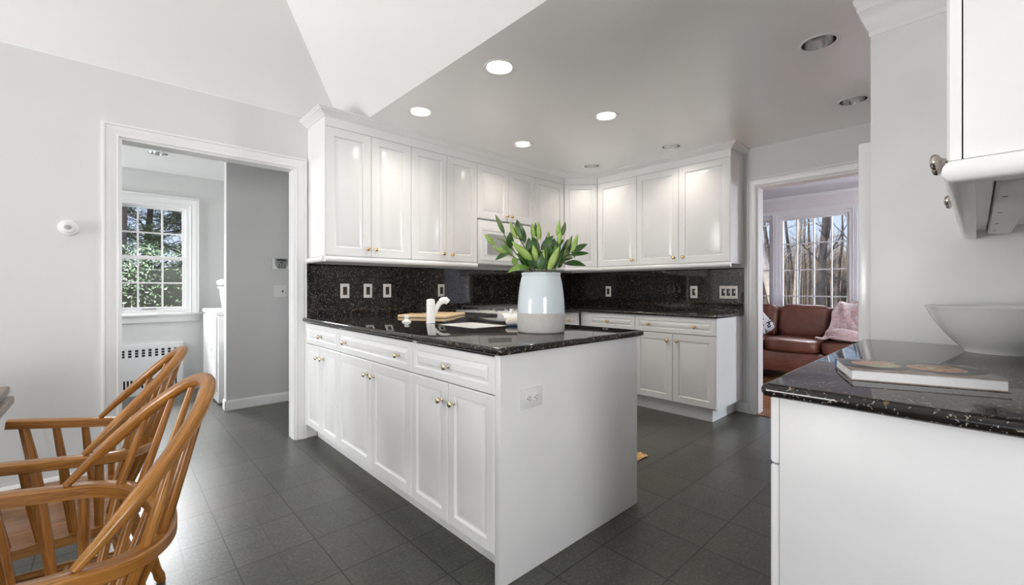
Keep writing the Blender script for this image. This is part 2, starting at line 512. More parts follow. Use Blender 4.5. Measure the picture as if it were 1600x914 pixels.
class MB:
    """collects vertices and faces (world coordinates) for one mesh"""

    def __init__(s):
        s.v = []
        s.f = []
        s.g = []                         # grain coordinates: x runs along the grain

    def add(s, v, f, g=None):
        o = len(s.v)
        s.v += [tuple(p) for p in v]
        s.g += [tuple(p) for p in (g if g is not None else v)]
        s.f += [tuple(i + o for i in q) for q in f]
        return s

    def add_bm(s, bm):
        bm.verts.ensure_lookup_table()
        bm.verts.index_update()
        s.add([v.co[:] for v in bm.verts], [[v.index for v in f.verts] for f in bm.faces])
        bm.free()
        return s

    def box(s, x0, x1, y0, y1, z0, z1, bev=0.0, seg=2):
        x0, x1 = min(x0, x1), max(x0, x1)
        y0, y1 = min(y0, y1), max(y0, y1)
        z0, z1 = min(z0, z1), max(z0, z1)
        if bev <= 0:
            v = [(x0, y0, z0), (x1, y0, z0), (x1, y1, z0), (x0, y1, z0), (x0, y0, z1), (x1, y0, z1), (x1, y1, z1), (x0, y1, z1)]
            return s.add(v, [(0, 3, 2, 1), (4, 5, 6, 7), (0, 1, 5, 4), (1, 2, 6, 5), (2, 3, 7, 6), (3, 0, 4, 7)])
        bm = bmesh.new()
        bmesh.ops.create_cube(bm, size=1)
        for p in bm.verts:
            p.co = ((x0 + x1) / 2 + p.co.x * (x1 - x0), (y0 + y1) / 2 + p.co.y * (y1 - y0), (z0 + z1) / 2 + p.co.z * (z1 - z0))
        bmesh.ops.bevel(bm, geom=bm.edges[:], offset=bev, segments=seg, profile=0.5, affect='EDGES')
        return s.add_bm(bm)

    def obox(s, O, U, V, W, bev=0.0, seg=2):
        """box from corner O along the vectors U, V, W"""
        O, U, V, W = map(Vector, (O, U, V, W))
        t = MB().box(0, 1, 0, 1, 0, 1)
        if bev:
            a, b_, c = U.length, V.length, W.length
            t = MB().box(0, a, 0, b_, 0, c, bev, seg)
            pts = [O + U.normalized() * p[0] + V.normalized() * p[1] + W.normalized() * p[2] for p in t.v]
        else:
            pts = [O + U * p[0] + V * p[1] + W * p[2] for p in t.v]
        flip = U.cross(V).dot(W) < 0
        return s.add(pts, [tuple(reversed(f)) for f in t.f] if flip else t.f)

    def tube(s, pts, radii, sides=10, cap=True, squash=None):
        """round bar through the points; squash=(a, b, up) makes the section an ellipse"""
        pts = [Vector(p) for p in pts]
        n = len(pts)
        if isinstance(radii, (int, float)):
            radii = [radii] * n
        T = [((pts[min(i + 1, n - 1)] - pts[max(i - 1, 0)]).normalized()) for i in range(n)]
        ref = Vector((0, 0, 1)) if abs(T[0].z) < 0.9 else Vector((1, 0, 0))
        N = (ref - T[0] * ref.dot(T[0])).normalized()
        v, f, g = [], [], []
        run = 0.0
        off = sum(pts[0]) * 7.3
        for i in range(n):
            if i:
                run += (pts[i] - pts[i - 1]).length
            N = (N - T[i] * N.dot(T[i])).normalized()
            if squash:
                up = Vector(squash[2])
                A = (up - T[i] * up.dot(T[i])).normalized()
                B = T[i].cross(A)
                a, b_ = squash[0], squash[1]
            else:
                A, B = N, T[i].cross(N)
                a = b_ = 1
            for k in range(sides):
                t = 2 * PI * k / sides
                v.append(pts[i] + A * (cos(t) * radii[i] * a) + B * (sin(t) * radii[i] * b_))
                g.append((run + off, cos(t) * radii[i], sin(t) * radii[i] + off))
        for i in range(n - 1):
            for k in range(sides):
                k2 = (k + 1) % sides
                f.append((i * sides + k, i * sides + k2, (i + 1) * sides + k2, (i + 1) * sides + k))
        if cap:
            f.append(tuple(reversed(range(sides))))
            f.append(tuple(range((n - 1) * sides, n * sides)))
        return s.add(v, f, g)

    def lathe(s, prof, O=(0, 0, 0), axis=(0, 0, 1), sides=32, closed=False):
        """profile [(radius, height)] turned about axis through O"""
        O = Vector(O)
        W = Vector(axis).normalized()
        U = W.orthogonal().normalized()
        V = W.cross(U)
        v, f = [], []
        for r, h in prof:
            for k in range(sides):
                t = 2 * PI * k / sides
                v.append(O + W * h + U * (cos(t) * r) + V * (sin(t) * r))
        for i in range(len(prof) - 1):
            for k in range(sides):
                k2 = (k + 1) % sides
                f.append((i * sides + k, i * sides + k2, (i + 1) * sides + k2, (i + 1) * sides + k))
        if closed:
            e = (len(prof) - 1) * sides
            for k in range(sides):
                k2 = (k + 1) % sides
                f.append((e + k, e + k2, k2, k))
        if prof[0][0] > 1e-5 and not closed:
            f.append(tuple(reversed(range(sides))))
        if prof[-1][0] > 1e-5 and not closed:
            f.append(tuple(range((len(prof) - 1) * sides, len(prof) * sides)))
        return s.add(v, f)

    def sweep(s, path, prof, A0, B, caps=True):
        """sweep profile [(a, b)] along a planar path. B = plane normal; the a direction is the in-plane left of travel * A0 (+1/-1); corners mitred"""
        path = [Vector(p) for p in path]
        B = Vector(B).normalized()
        n = len(path)
        rows = []
        for i in range(n):
            if i == 0:
                d1 = d2 = (path[1] - path[0]).normalized()
            elif i == n - 1:
                d1 = d2 = (path[-1] - path[-2]).normalized()
            else:
                d1 = (path[i] - path[i - 1]).normalized()
                d2 = (path[i + 1] - path[i]).normalized()
            n1 = B.cross(d1) * A0
            n2 = B.cross(d2) * A0
            m = (n1 + n2).normalized()
            m = m / max(0.2, m.dot(n1))
            rows.append([path[i] + m * a + B * b for a, b in prof])
        v = [p for r in rows for p in r]
        k = len(prof)
        f = []
        for i in range(n - 1):
            for j in range(k):
                j2 = (j + 1) % k
                f.append((i * k + j, i * k + j2, (i + 1) * k + j2, (i + 1) * k + j))
        if caps:
            f.append(tuple(reversed(range(k))))
            f.append(tuple(range((n - 1) * k, n * k)))
        return s.add(v, f)

    def front(s, O, U, W, w, h, t=0.019, frame=0.055, slope=0.030):
        """raised-panel door or drawer front: lower corner O, along U (w), up z (h), outward W (t)"""
        O, U, W = Vector(O), Vector(U).normalized(), Vector(W).normalized()
        Z = Vector((0, 0, 1))
        rings = [(0, 0), (0, t - 0.004), (0.004, t), (frame, t), (frame + 0.003, t - 0.009), (frame + 0.006, t - 0.0115), (frame + 0.006 + slope, t - 0.0010)]
        v, f = [], []
        for ins, d in rings:
            for (a, b) in ((ins, ins), (w - ins, ins), (w - ins, h - ins), (ins, h - ins)):
                v.append(O + U * a + Z * b + W * d)
        for i in range(len(rings) - 1):
            for k in range(4):
                k2 = (k + 1) % 4
                f.append((i * 4 + k, i * 4 + k2, (i + 1) * 4 + k2, (i + 1) * 4 + k))
        e = (len(rings) - 1) * 4
        f.append((e, e + 1, e + 2, e + 3))
        f.append((3, 2, 1, 0))
        if U.cross(Z).dot(W) < 0:
            f = [tuple(reversed(q)) for q in f]
        return s.add(v, f)


class Thing:
    def __init__(s, name, label, cat, loc=(0, 0, 0), rotz=0.0, group=None):
        o = bpy.data.objects.new(name, None)
        COL.objects.link(o)
        o.empty_display_size = 0.05
        o.location = loc
        o.rotation_euler = (0, 0, rotz)
        s.o = o
        s.inv = (Matrix.Translation(Vector(loc)) @ Matrix.Rotation(rotz, 4, 'Z')).inverted()
        tag(o, label, cat, group)


def tag(o, label=None, cat=None, group=None, kind=None):
    if label:
        o['label'] = label
    if cat:
        o['category'] = cat
    if group:
        o['group'] = group
    if kind:
        o['kind'] = kind
    return o


def mesh_obj(name, mb, mat, inv=None, parent=None, smooth=35, mats=None, fmat=None):
    me = bpy.data.meshes.new(name)
    vs = [inv @ Vector(p) for p in mb.v] if inv is not None else mb.v
    me.from_pydata([tuple(p) for p in vs], [], mb.f)
    if mat.startswith('oak'):
        at = me.attributes.new('grain', 'FLOAT_VECTOR', 'POINT')
        at.data.foreach_set('vector', [c for p in mb.g for c in p])
    me.materials.append(M[mat])
    if mats:
        for x in mats:
            me.materials.append(M[x])
    if fmat:
        for p in me.polygons:
            p.material_index = fmat(p)
    me.update()
    bm = bmesh.new()
    bm.from_mesh(me)
    bmesh.ops.recalc_face_normals(bm, faces=bm.faces[:])
    bm.to_mesh(me)
    bm.free()
    if smooth:
        me.polygons.foreach_set('use_smooth', [True] * len(me.polygons))
        me.set_sharp_from_angle(angle=math.radians(smooth))
    o = bpy.data.objects.new(name, me)
    COL.objects.link(o)
    if parent is not None:
        o.parent = parent
    return o


def part(t, name, mb, mat, under=None, label=None, **kw):
    """a part of thing t (or a sub-part under one of its parts)"""
    o = mesh_obj(name, mb, mat, t.inv, under if under is not None else t.o, **kw)
    if label:
        o['label'] = label
    return o


def single(name, mb, mat, label, cat, group=None, loc=(0, 0, 0), **kw):
    """a thing that is one mesh; loc is its origin"""
    o = mesh_obj(name, mb, mat, Matrix.Translation(-Vector(loc)), None, **kw)
    o.location = loc
    return tag(o, label, cat, group)


def struct(name, mb, mat, **kw):
    return tag(mesh_obj(name, mb, mat, **kw), kind='structure')


def copy_tree(o, parent=None):
    c = o.copy()
    COL.objects.link(c)
    if parent is not None:
        c.parent = parent
    for ch in list(o.children):
        copy_tree(ch, c)
    return c


def slab(xs, ys, mask, z0, z1, bev, keep=None):
    """worktop over grid cells where mask[i][j]; outer top and bottom edges rounded over"""
    bm = bmesh.new()
    V = {}

    def gv(i, j, k):
        if (i, j, k) not in V:
            V[(i, j, k)] = bm.verts.new((xs[i], ys[j], z1 if k else z0))
        return V[(i, j, k)]
    nx, ny = len(xs) - 1, len(ys) - 1
    on = lambda i, j: 0 <= i < nx and 0 <= j < ny and mask(i, j)
    for i in range(nx):
        for j in range(ny):
            if not on(i, j):
                continue
            bm.faces.new((gv(i, j, 1), gv(i + 1, j, 1), gv(i + 1, j + 1, 1), gv(i, j + 1, 1)))
            bm.faces.new((gv(i, j + 1, 0), gv(i + 1, j + 1, 0), gv(i + 1, j, 0), gv(i, j, 0)))
            for (di, dj, a, b) in ((-1, 0, (i, j + 1), (i, j)), (1, 0, (i + 1, j), (i + 1, j + 1)), (0, -1, (i, j), (i + 1, j)), (0, 1, (i + 1, j + 1), (i, j + 1))):
                if not on(i + di, j + dj):
                    bm.faces.new((gv(*a, 0), gv(*b, 0), gv(*b, 1), gv(*a, 1)))
    edges = []
    for e in bm.edges:
        if len(e.link_faces) == 2:
            n1, n2 = e.link_faces[0].normal, e.link_faces[1].normal
            for f_ in e.link_faces:
                f_.normal_update()
            n1, n2 = e.link_faces[0].normal, e.link_faces[1].normal
            if n1.dot(n2) < 0.5 and (keep is None or keep((e.verts[0].co + e.verts[1].co) / 2)):
                edges.append(e)
    bmesh.ops.bevel(bm, geom=edges, offset=bev, segments=5, profile=0.5, affect='EDGES')
    return MB().add_bm(bm)


def cushion(cx, cy, cz, sx, sy, sz, puff=0.5, n=14, e=4.0, wob=0.006, seed=0):
    """soft pillow-like box (superellipsoid) with small creases"""
    mb = MB()
    v, f = [], []
    nu, nv = n * 2, n

    def sg(x, p):
        return math.copysign(abs(x) ** p, x)
    for i in range(nv + 1):
        a = -PI / 2 + PI * i / nv
        for j in range(nu):
            b = 2 * PI * j / nu
            x = sg(cos(a), 2 / e) * sg(cos(b), 2 / e)
            y = sg(cos(a), 2 / e) * sg(sin(b), 2 / e)
            z = sg(sin(a), 2 / (e * puff))
            p = Vector((cx + x * sx / 2, cy + y * sy / 2, cz + z * sz / 2))
            d = mnoise.noise(p * 7 + Vector((seed, 0, 0))) * wob
            p += Vector((x, y, z)).normalized() * d
            v.append(p)
    for i in range(nv):
        for j in range(nu):
            j2 = (j + 1) % nu
            f.append((i * nu + j, i * nu + j2, (i + 1) * nu + j2, (i + 1) * nu + j))
    return mb.add(v, f)


# ------------------------------------------------------------------ the room
YL, XR, YB = 3.48, 4.25, -0.30           # left wall, right wall, wall behind the right-hand units
CZ = 2.40                                # kitchen ceiling
EX = 1.40                                # edge of the flat ceiling, the vault starts here
DX0, DY0 = -4.2, -3.4                    # far corner of the dining area
WT = 0.12

# floors
struct('floor', MB().box(DX0 - WT, 4.26, DY0 - WT, 6.2, -0.12, 0.0), 'tile', smooth=0)
struct('floor_living', MB().box(4.26, 7.3, -4.0, 5.0, -0.12, -0.004), 'plank', smooth=0)
single_thr = struct('trim_1', MB().box(4.235, 4.30, 0.45, 1.346, 0.0, 0.008, 0.003), 'plank')

# left wall with the doorway to the laundry room
DO0, DO1, DOH = 0.035, 1.013, 2.038
w = MB()
w.box(DX0 - WT, DO0, YL, YL + WT, 0, 2.43)
w.box(DO1, XR + WT, YL, YL + WT, 0, 2.43)
w.box(DO0, DO1, YL, YL + WT, DOH, 2.43)
struct('wall_left', w, 'wall', smooth=0)
# right wall with the doorway to the living room
LO0, LO1, LOH = 0.43, 1.346, 2.05
w = MB()
w.box(XR, XR + WT, LO1, YL, 0, CZ)
w.box(XR, XR + WT, YB - WT, LO0, 0, CZ)
w.box(XR, XR + WT, LO0, LO1, LOH, CZ)
struct('wall_right', w, 'wall', smooth=0)
struct('wall_back', MB().box(1.40, XR, YB - WT, YB, 0, CZ), 'wall', smooth=0)
struct('wall_east', MB().box(1.17, 1.40, DY0 - WT, YB, 0, 2.64), 'wall', smooth=0)


def wall_with_windows(name, axis, at, thick, a0, a1, z1, wins, mat):
    """wall in the plane axis = at; wins = [(a0, a1, z0, z1)] openings in rising order"""
    w = MB()

    def bx(p0, p1, z0, z1_):
        if axis == 'x':
            w.box(at, at + thick, p0, p1, z0, z1_)
        else:
            w.box(p0, p1, at, at + thick, z0, z1_)
    c = a0
    for (p0, p1, z0, z1_) in wins:
        bx(c, p0, 0, z1)
        bx(p0, p1, 0, z0)
        bx(p0, p1, z1_, z1)
        c = p1
    bx(c, a1, 0, z1)
    return struct(name, w, mat, smooth=0)


wall_with_windows('wall_dining', 'x', DX0 - WT, WT, DY0 - WT, YL, 2.5, [(y - 0.75, y + 0.75, 0.6, 2.3) for y in (-2.2, -0.1, 2.6)], 'wall')  # window openings here and in the next wall are added to admit daylight
wall_with_windows('wall_front', 'y', DY0 - WT, WT, DX0, 1.17, 2.5, [(x - 0.75, x + 0.75, 0.6, 2.3) for x in (-2.7, -0.95)], 'wall')

# the vault over the dining area: hipped plaster slopes up to a flat top
PIT = 0.86
top = 4.3
EZ1, EZ2 = 2.432, CZ                     # eaves at the left wall and at the flat ceiling's edge
i1, i2 = (top - EZ1) / PIT, (top - EZ2) / PIT
xv = EX - (EZ1 - EZ2) / PIT
pa, pb = Vector((EX, YL, EZ2)), Vector((xv, YL, EZ1))
pc_, pd = Vector((DX0, YL, EZ1)), Vector((DX0, DY0, EZ1))
pe = Vector((EX, DY0, EZ2))
qb, qc = Vector((EX - i2, YL - i1, top)), Vector((DX0 + i1, YL - i1, top))
qd, qe = Vector((DX0 + i1, DY0 + i1, top)), Vector((EX - i2, DY0 + i1, top))
mb = MB()
up = Vector((0, 0, 0.05))
for q in ([pb, pc_, qc, qb], [pc_, pd, qd, qc], [pd, pe, qe, qd], [pe, pa, pb, qb, qe], [qb, qc, qd, qe]):
    n = len(q)
    mb.add(q + [p + up for p in q], [tuple(range(n)), tuple(reversed(range(n, 2 * n)))] + [(i, (i + 1) % n, n + (i + 1) % n, n + i) for i in range(n)])
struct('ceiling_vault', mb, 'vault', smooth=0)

# flat kitchen ceiling with round cut-outs for the recessed lights
CANS = [(1.627, 1.86, 'on'), (1.622, 2.712, 'on'), (2.648, 2.715, 'on'), (2.662, 1.852, 'on'), (3.668, 1.862, 'on2'), (3.648, 2.718, 'on2'), (2.670, 0.555, 'off'), (3.662, 0.567, 'off')]
CAN_R = 0.076


def ceiling_with_holes(name, x0, x1, y0, y1, z, holes, mat, r=CAN_R, hs=0.12, seg=32, t=0.016):
    xs = sorted({x0, x1} | {round(h[0] + d, 4) for h in holes for d in (-hs, hs)})
    ys = sorted({y0, y1} | {round(h[1] + d, 4) for h in holes for d in (-hs, hs)})
    mb = MB()
    for i in range(len(xs) - 1):
        for j in range(len(ys) - 1):
            a, b, c, d = xs[i], xs[i + 1], ys[j], ys[j + 1]
            hit = None
            for h in holes:
                if a < h[0] < b and c < h[1] < d:
                    hit = h
            if not hit:
                mb.add([(a, c, z), (a, d, z), (b, d, z), (b, c, z)], [(0, 1, 2, 3)])
                continue
            v, f = [], []
            for k in range(seg):
                an = 2 * PI * k / seg
                cx, cy = cos(an), sin(an)
                m = max(abs(cx), abs(cy))
                ex = hit[0] + cx / m * (b - hit[0] if cx > 0 else hit[0] - a)
                ey = hit[1] + cy / m * (d - hit[1] if cy > 0 else hit[1] - c)
                v += [(ex, ey, z), (hit[0] + cx * r, hit[1] + cy * r, z), (hit[0] + cx * r, hit[1] + cy * r, z + t)]
            for k in range(seg):
                k2 = (k + 1) % seg
                f += [(k * 3, k2 * 3, k2 * 3 + 1, k * 3 + 1), (k * 3 + 1, k2 * 3 + 1, k2 * 3 + 2, k * 3 + 2)]
            mb.add(v, f)
    mb.box(x0, x1, y0, y1, z + 0.20, z + 0.24)
    for q in ((x0, x0 + 0.01, y0, y1), (x1 - 0.01, x1, y0, y1), (x0, x1, y0, y0 + 0.01), (x0, x1, y1 - 0.01, y1)):
        mb.box(*q, z + 0.002, z + 0.20)
    return struct(name, mb, mat, smooth=0)


ceiling_with_holes('ceiling', EX, XR, YB, YL, CZ, CANS, 'ceiling')
# closes the plaster edge between the flat ceiling and the slope
struct('trim_2', MB().box(EX + 0.001, EX + 0.02, DY0, YL, CZ + 0.001, CZ + 0.3), 'ceiling', smooth=0)
LCAN = [(0.32, 5.22, 'off')]
ceiling_with_holes('ceiling_laundry', -1.5, 1.75, YL + WT, 6.05, CZ, LCAN, 'ceiling')
struct('ceiling_living', MB().box(XR + WT, 7.05, -4.0, 5.0, CZ, CZ + 0.05), 'wall_living', smooth=0)

# laundry walls
LWX0, LWX1, LWZ0, LWZ1 = -0.03, 0.652, 0.865, 2.065
wall_with_windows('wall_laundry', 'y', 6.05, WT, -1.5, 1.75, CZ, [(LWX0, LWX1, LWZ0, LWZ1)], 'wall_cool')
# (its left wall, out of view, has a window added to bring in daylight)
wall_with_windows('wall_laundry_left', 'x', -1.62, WT, YL + WT, 6.17, CZ, [(4.98, 5.98, 0.9, 2.1)], 'wall_cool')
struct('wall_laundry_right', MB().box(1.75, 1.87, YL + WT, 6.17, 0, CZ), 'wall_cool', smooth=0)
struct('wall_keypad', MB().box(0.782, 1.75, 4.74, 4.85, 0, CZ, 0.004), 'wall_cool')
# living room shell
LVW = [(-2.4, -0.9, 0.7, 2.16), (0.30, 0.93, 0.62, 2.16), (1.09, 1.955, 0.62, 2.16), (2.0, 2.70, 0.62, 2.16)]
wall_with_windows('wall_living', 'x', 7.0, WT, -4.0, 5.0, CZ, LVW, 'wall_living')
struct('wall_living_left', MB().box(XR + WT, 7.12, 5.0, 5.12, 0, CZ), 'wall_living', smooth=0)
struct('wall_living_right', MB().box(XR + WT, 7.12, -4.12, -4.0, 0, CZ), 'wall_living', smooth=0)
struct('wall_living_near', MB().box(XR, XR + WT, -4.0, YB - WT, 0, CZ).box(XR, XR + WT, YL + WT, 5.0, 0, CZ), 'wall_living', smooth=0)

# ------------------------------------------------------------------ casings, baseboards, crown
CASING = [(0, 0), (0.0, 0.013), (0.006, 0.016), (0.012, 0.013), (0.030, 0.015), (0.046, 0.020), (0.056, 0.020), (0.060, 0.016), (0.064, 0.024), (0.074, 0.024), (0.076, 0.018), (0.076, 0)]


def casing(name, pts, B, A0=1, prof=CASING, mat='trim'):
    return struct(name, MB().sweep(pts, prof, A0, B), mat, smooth=25)


# around the laundry doorway (wall faces -Y): travel up the left side, across, down the right
casing('door_1', [(DO0 - 0.0, YL, 0), (DO0, YL, DOH), (DO1, YL, DOH), (DO1, YL, 0)], (0, -1, 0), 1)
jm = MB().box(DO0 - 0.002, DO0 + 0.012, YL + 0.001, YL + WT, 0, DOH - 0.001).box(DO1 - 0.012, DO1 + 0.002, YL + 0.001, YL + WT, 0, DOH - 0.001).box(DO0 + 0.012, DO1 - 0.012, YL + 0.001, YL + WT, DOH - 0.012, DOH + 0.002)
struct('trim_3', jm, 'trim', smooth=0)
# around the living room doorway (wall faces -X)
casing('door_2', [(XR, LO1, 0), (XR, LO1, LOH), (XR, LO0, LOH), (XR, LO0, 0)], (-1, 0, 0), 1)
jm = MB().box(XR + 0.001, XR + WT, LO1 - 0.012, LO1 + 0.002, 0.009, LOH).box(XR + 0.001, XR + WT, LO0 - 0.002, LO0 + 0.012, 0.009, LOH).box(XR + 0.001, XR + WT, LO0 + 0.012, LO1 - 0.012, LOH - 0.012, LOH + 0.002)
struct('trim_4', jm, 'trim', smooth=0)

BASE = [(0, 0), (0, 0.012), (0.075, 0.012), (0.085, 0.009), (0.092, 0.004), (0.092, 0)]


def baseboard(name, p0, p1, n, h=0.092):
    """board along p0-p1 on a wall facing n"""
    p0, p1, n = Vector(p0), Vector(p1), Vector(n)
    v, f = [], []
    k = len(BASE)
    for p in (p0, p1):
        for z, d in BASE:
            v.append(p + n * d + Vector((0, 0, z)))
    for j in range(k):
        j2 = (j + 1) % k
        f.append((j, j2, k + j2, k + j))
    f += [tuple(range(k)), tuple(range(k, 2 * k))]
    return struct(name, MB().add(v, f), 'trim', smooth=25)


baseboard('baseboard_left', (DX0, YL, 0), (DO0 - 0.078, YL, 0), (0, -1, 0))
baseboard('baseboard_laundry_front', (0.770, 4.74, 0), (1.75, 4.74, 0), (0, -1, 0))
baseboard('baseboard_laundry_end', (0.782, 4.728, 0), (0.782, 4.85, 0), (-1, 0, 0))
baseboard('baseboard_right', (XR, 1.424, 0), (XR, 1.520, 0), (-1, 0, 0))
baseboard('baseboard_toe', (DO1 + 0.078, YL, 0), (1.164, YL, 0), (0, -1, 0))

CROWN = [(0.0, 0.0), (0.006, 0.0), (0.006, 0.006), (0.014, 0.010), (0.030, 0.020), (0.044, 0.030), (0.050, 0.032), (0.050, 0.037), (0.062, 0.043), (0.062, 0.0475), (0.0, 0.0475)]
UF, RF = 3.12, 3.95                      # door faces of the upper cabinets: left run (Y) and right run (X)
DG = ((3.685, UF), (RF, 2.862))          # the diagonal corner door
path = [(1.100, YL, 2.352), (1.100, UF + 0.003, 2.352), (DG[0][0], UF + 0.003, 2.352), (RF + 0.003, DG[1][1], 2.352), (RF + 0.003, 1.458, 2.352), (XR, 1.458, 2.352)]
struct('trim_5', MB().sweep(path, CROWN, -1, (0, 0, 1)), 'cabinet', smooth=25)
struct('trim_6', MB().sweep([(7.0, -3.9, 2.185), (7.0, 4.9, 2.185)], [(0, 0), (0.02, 0), (0.03, 0.04), (0.11, 0.13), (0.16, 0.17), (0.16, 0.214), (0, 0.214)], 1, (0, 0, 1)), 'trim', smooth=25)

# ------------------------------------------------------------------ windows


def window(name, axis, at, n, a0, a1, z0, z1, cols, rows, double_hung=False, casing_w=0.085, sill=True, depth=WT):
    """a window in a wall whose room face is the plane axis = at, room side direction n (+1/-1 along axis)"""
    def P(a, z, d):
        return (at + n * d, a, z) if axis == 'x' else (a, at + n * d, z)

    def bx(mb, A0, A1, Z0, Z1, D0, D1, bev=0.0):
        p, q = P(A0, Z0, D0), P(A1, Z1, D1)
        mb.box(p[0], q[0], p[1], q[1], p[2], q[2], bev)
    fr = MB()
    t = 0.035
    bx(fr, a0, a0 + t, z0, z1, -depth, 0)
    bx(fr, a1 - t, a1, z0, z1, -depth, 0)
    bx(fr, a0 + t, a1 - t, z1 - t, z1, -depth, 0)
    bx(fr, a0 + t, a1 - t, z0, z0 + t, -depth, 0)
    root = struct(name, fr, 'trim', smooth=0)
    inv = Matrix.Identity(4)

    def sub(nm, mb, mat, **kw):
        o = mesh_obj(nm, mb, mat, inv, root, **kw)
        return o
    A0, A1, Z0, Z1 = a0 + t, a1 - t, z0 + t, z1 - t
    sashes = [(Z0, Z1, rows, -0.06)]
    if double_hung:
        zm = (Z0 + Z1) / 2
        sashes = [(zm - 0.02, Z1, rows // 2, -0.075), (Z0, zm + 0.02, rows // 2, -0.04)]
    for (s0, s1, r, d) in sashes:
        sm = MB()
        st = 0.030
        bx(sm, A0, A0 + st, s0, s1, d - 0.014, d + 0.014)
        bx(sm, A1 - st, A1, s0, s1, d - 0.014, d + 0.014)
        bx(sm, A0 + st, A1 - st, s1 - st, s1, d - 0.014, d + 0.014)
        bx(sm, A0 + st, A1 - st, s0, s0 + st, d - 0.014, d + 0.014)
        for k in range(1, cols):
            a = A0 + (A1 - A0) * k / cols
            bx(sm, a - 0.008, a + 0.008, s0 + st, s1 - st, d - 0.011, d + 0.011)
        for k in range(1, r):
            z = s0 + (s1 - s0) * k / r
            bx(sm, A0 + st, A1 - st, z - 0.008, z + 0.008, d - 0.0105, d + 0.0105)
        so = sub('sash', sm, 'trim', smooth=0)
        g = MB()
        bx(g, A0 + 0.01, A1 - 0.01, s0 + 0.01, s1 - 0.01, d - 0.0015, d + 0.0015)
        mesh_obj('pane', g, 'glass', inv, so, smooth=0)
    if casing_w:
        cp = [(a * casing_w / 0.076, b) for a, b in CASING]
        pts = [P(a0, z0, 0), P(a0, z1, 0), P(a1, z1, 0), P(a1, z0, 0)]
        B = (n, 0, 0) if axis == 'x' else (0, n, 0)
        d1 = Vector(pts[1]) - Vector(pts[0])
        left = Vector(B).cross(d1)
        out = Vector(pts[0]) - Vector(pts[3])
        A = 1 if left.dot(out) > 0 else -1
        sub('casing', MB().sweep(pts, cp, A, B), 'trim', smooth=25)
    if sill:
        sm = MB()
        bx(sm, a0 - casing_w - 0.02, a1 + casing_w + 0.02, z0 - 0.028, z0, 0.0, 0.05, 0.006)
        bx(sm, a0 - casing_w, a1 + casing_w, z0 - 0.10, z0 - 0.028, 0.0, 0.018, 0.004)
        sub('sill', sm, 'trim')
    return root


lw = window('window_1', 'y', 6.05, -1, LWX0, LWX1, LWZ0, LWZ1, 3, 4, True)
mesh_obj('sash_lift', MB().box(0.24, 0.36, 6.05 + 0.012, 6.05 + 0.025, 0.905, 0.918, 0.003), 'midgrey', Matrix.Identity(4), lw)
window('window_2', 'x', 7.0, -1, 1.09, 1.955, 0.62, 2.16, 4, 4, casing_w=0.05, sill=False)
window('window_3', 'x', 7.0, -1, 2.0, 2.70, 0.62, 2.16, 3, 4, casing_w=0, sill=False)
window('window_4', 'x', 7.0, -1, 0.30, 0.93, 0.62, 2.16, 3, 4, casing_w=0, sill=False)
window('window_5', 'x', 7.0, -1, -2.4, -0.9, 0.7, 2.16, 6, 4, casing_w=0.08)
window('window_11', 'x', -1.5, 1, 4.98, 5.98, 0.9, 2.1, 4, 4, True, casing_w=0.06)  # unseen window, added to bring daylight into the laundry
k = 6
for y in (-2.2, -0.1, 2.6):  # unseen dining windows, added for their daylight
    window('window_%d' % k, 'x', DX0, 1, y - 0.75, y + 0.75, 0.6, 2.3, 4, 4, True)
    k += 1
for x in (-2.7, -0.95):  # likewise added behind the camera for daylight
    window('window_%d' % k, 'y', DY0, 1, x - 0.75, x + 0.75, 0.6, 2.3, 4, 4, True)
    k += 1

# ------------------------------------------------------------------ recessed lights


def can_light(x, y, z, state, label, group):
    t = Thing('recessed_light', label, 'ceiling light', (x, y, z), 0, group)
    tr = MB().lathe([(CAN_R - 0.0015, 0.014), (CAN_R - 0.0015, -0.001), (CAN_R + 0.002, -0.0035), (CAN_R + 0.012, -0.003), (CAN_R + 0.014, -0.0002), (CAN_R - 0.0015, -0.0001)], (x, y, z), sides=40, closed=True)
    part(t, 'trim_ring', tr, 'trim')
    rf = MB().lathe([(CAN_R - 0.002, 0.0), (CAN_R - 0.003, 0.02), (CAN_R - 0.012, 0.07), (CAN_R - 0.030, 0.118), (CAN_R - 0.034, 0.12), (0.0, 0.121)], (x, y, z), sides=40)
    rf.f = [q for q in rf.f if len(q) < 10]
    part(t, 'reflector', rf, 'reflector', smooth=60)
    if state == 'on':
        bulb = [(0.0, 0.030), (0.030, 0.032), (0.052, 0.038), (0.060, 0.048), (0.054, 0.075), (0.030, 0.112), (0.0, 0.113)]
    else:
        bulb = [(0.0, 0.052), (0.018, 0.054), (0.033, 0.062), (0.040, 0.075), (0.036, 0.095), (0.022, 0.117), (0.0, 0.118)]
    b = MB().lathe(bulb, (x, y, z), sides=24)
    part(t, 'lamp_bulb', b, {'on': 'bulb_on', 'on2': 'bulb_dim', 'off': 'bulb_off'}[state], smooth=60)
    if state != 'off':
        e = {'on': 15, 'on2': 8.5}[state]
        l = lamp('downlight_beam', 'SPOT', (0, 0, 0.024), e, (1.0, 0.90, 0.77), (0, 0, -1), spot_size=math.radians(140), spot_blend=1.0, shadow_soft_size=0.035)
        l.parent = t.o
    return t


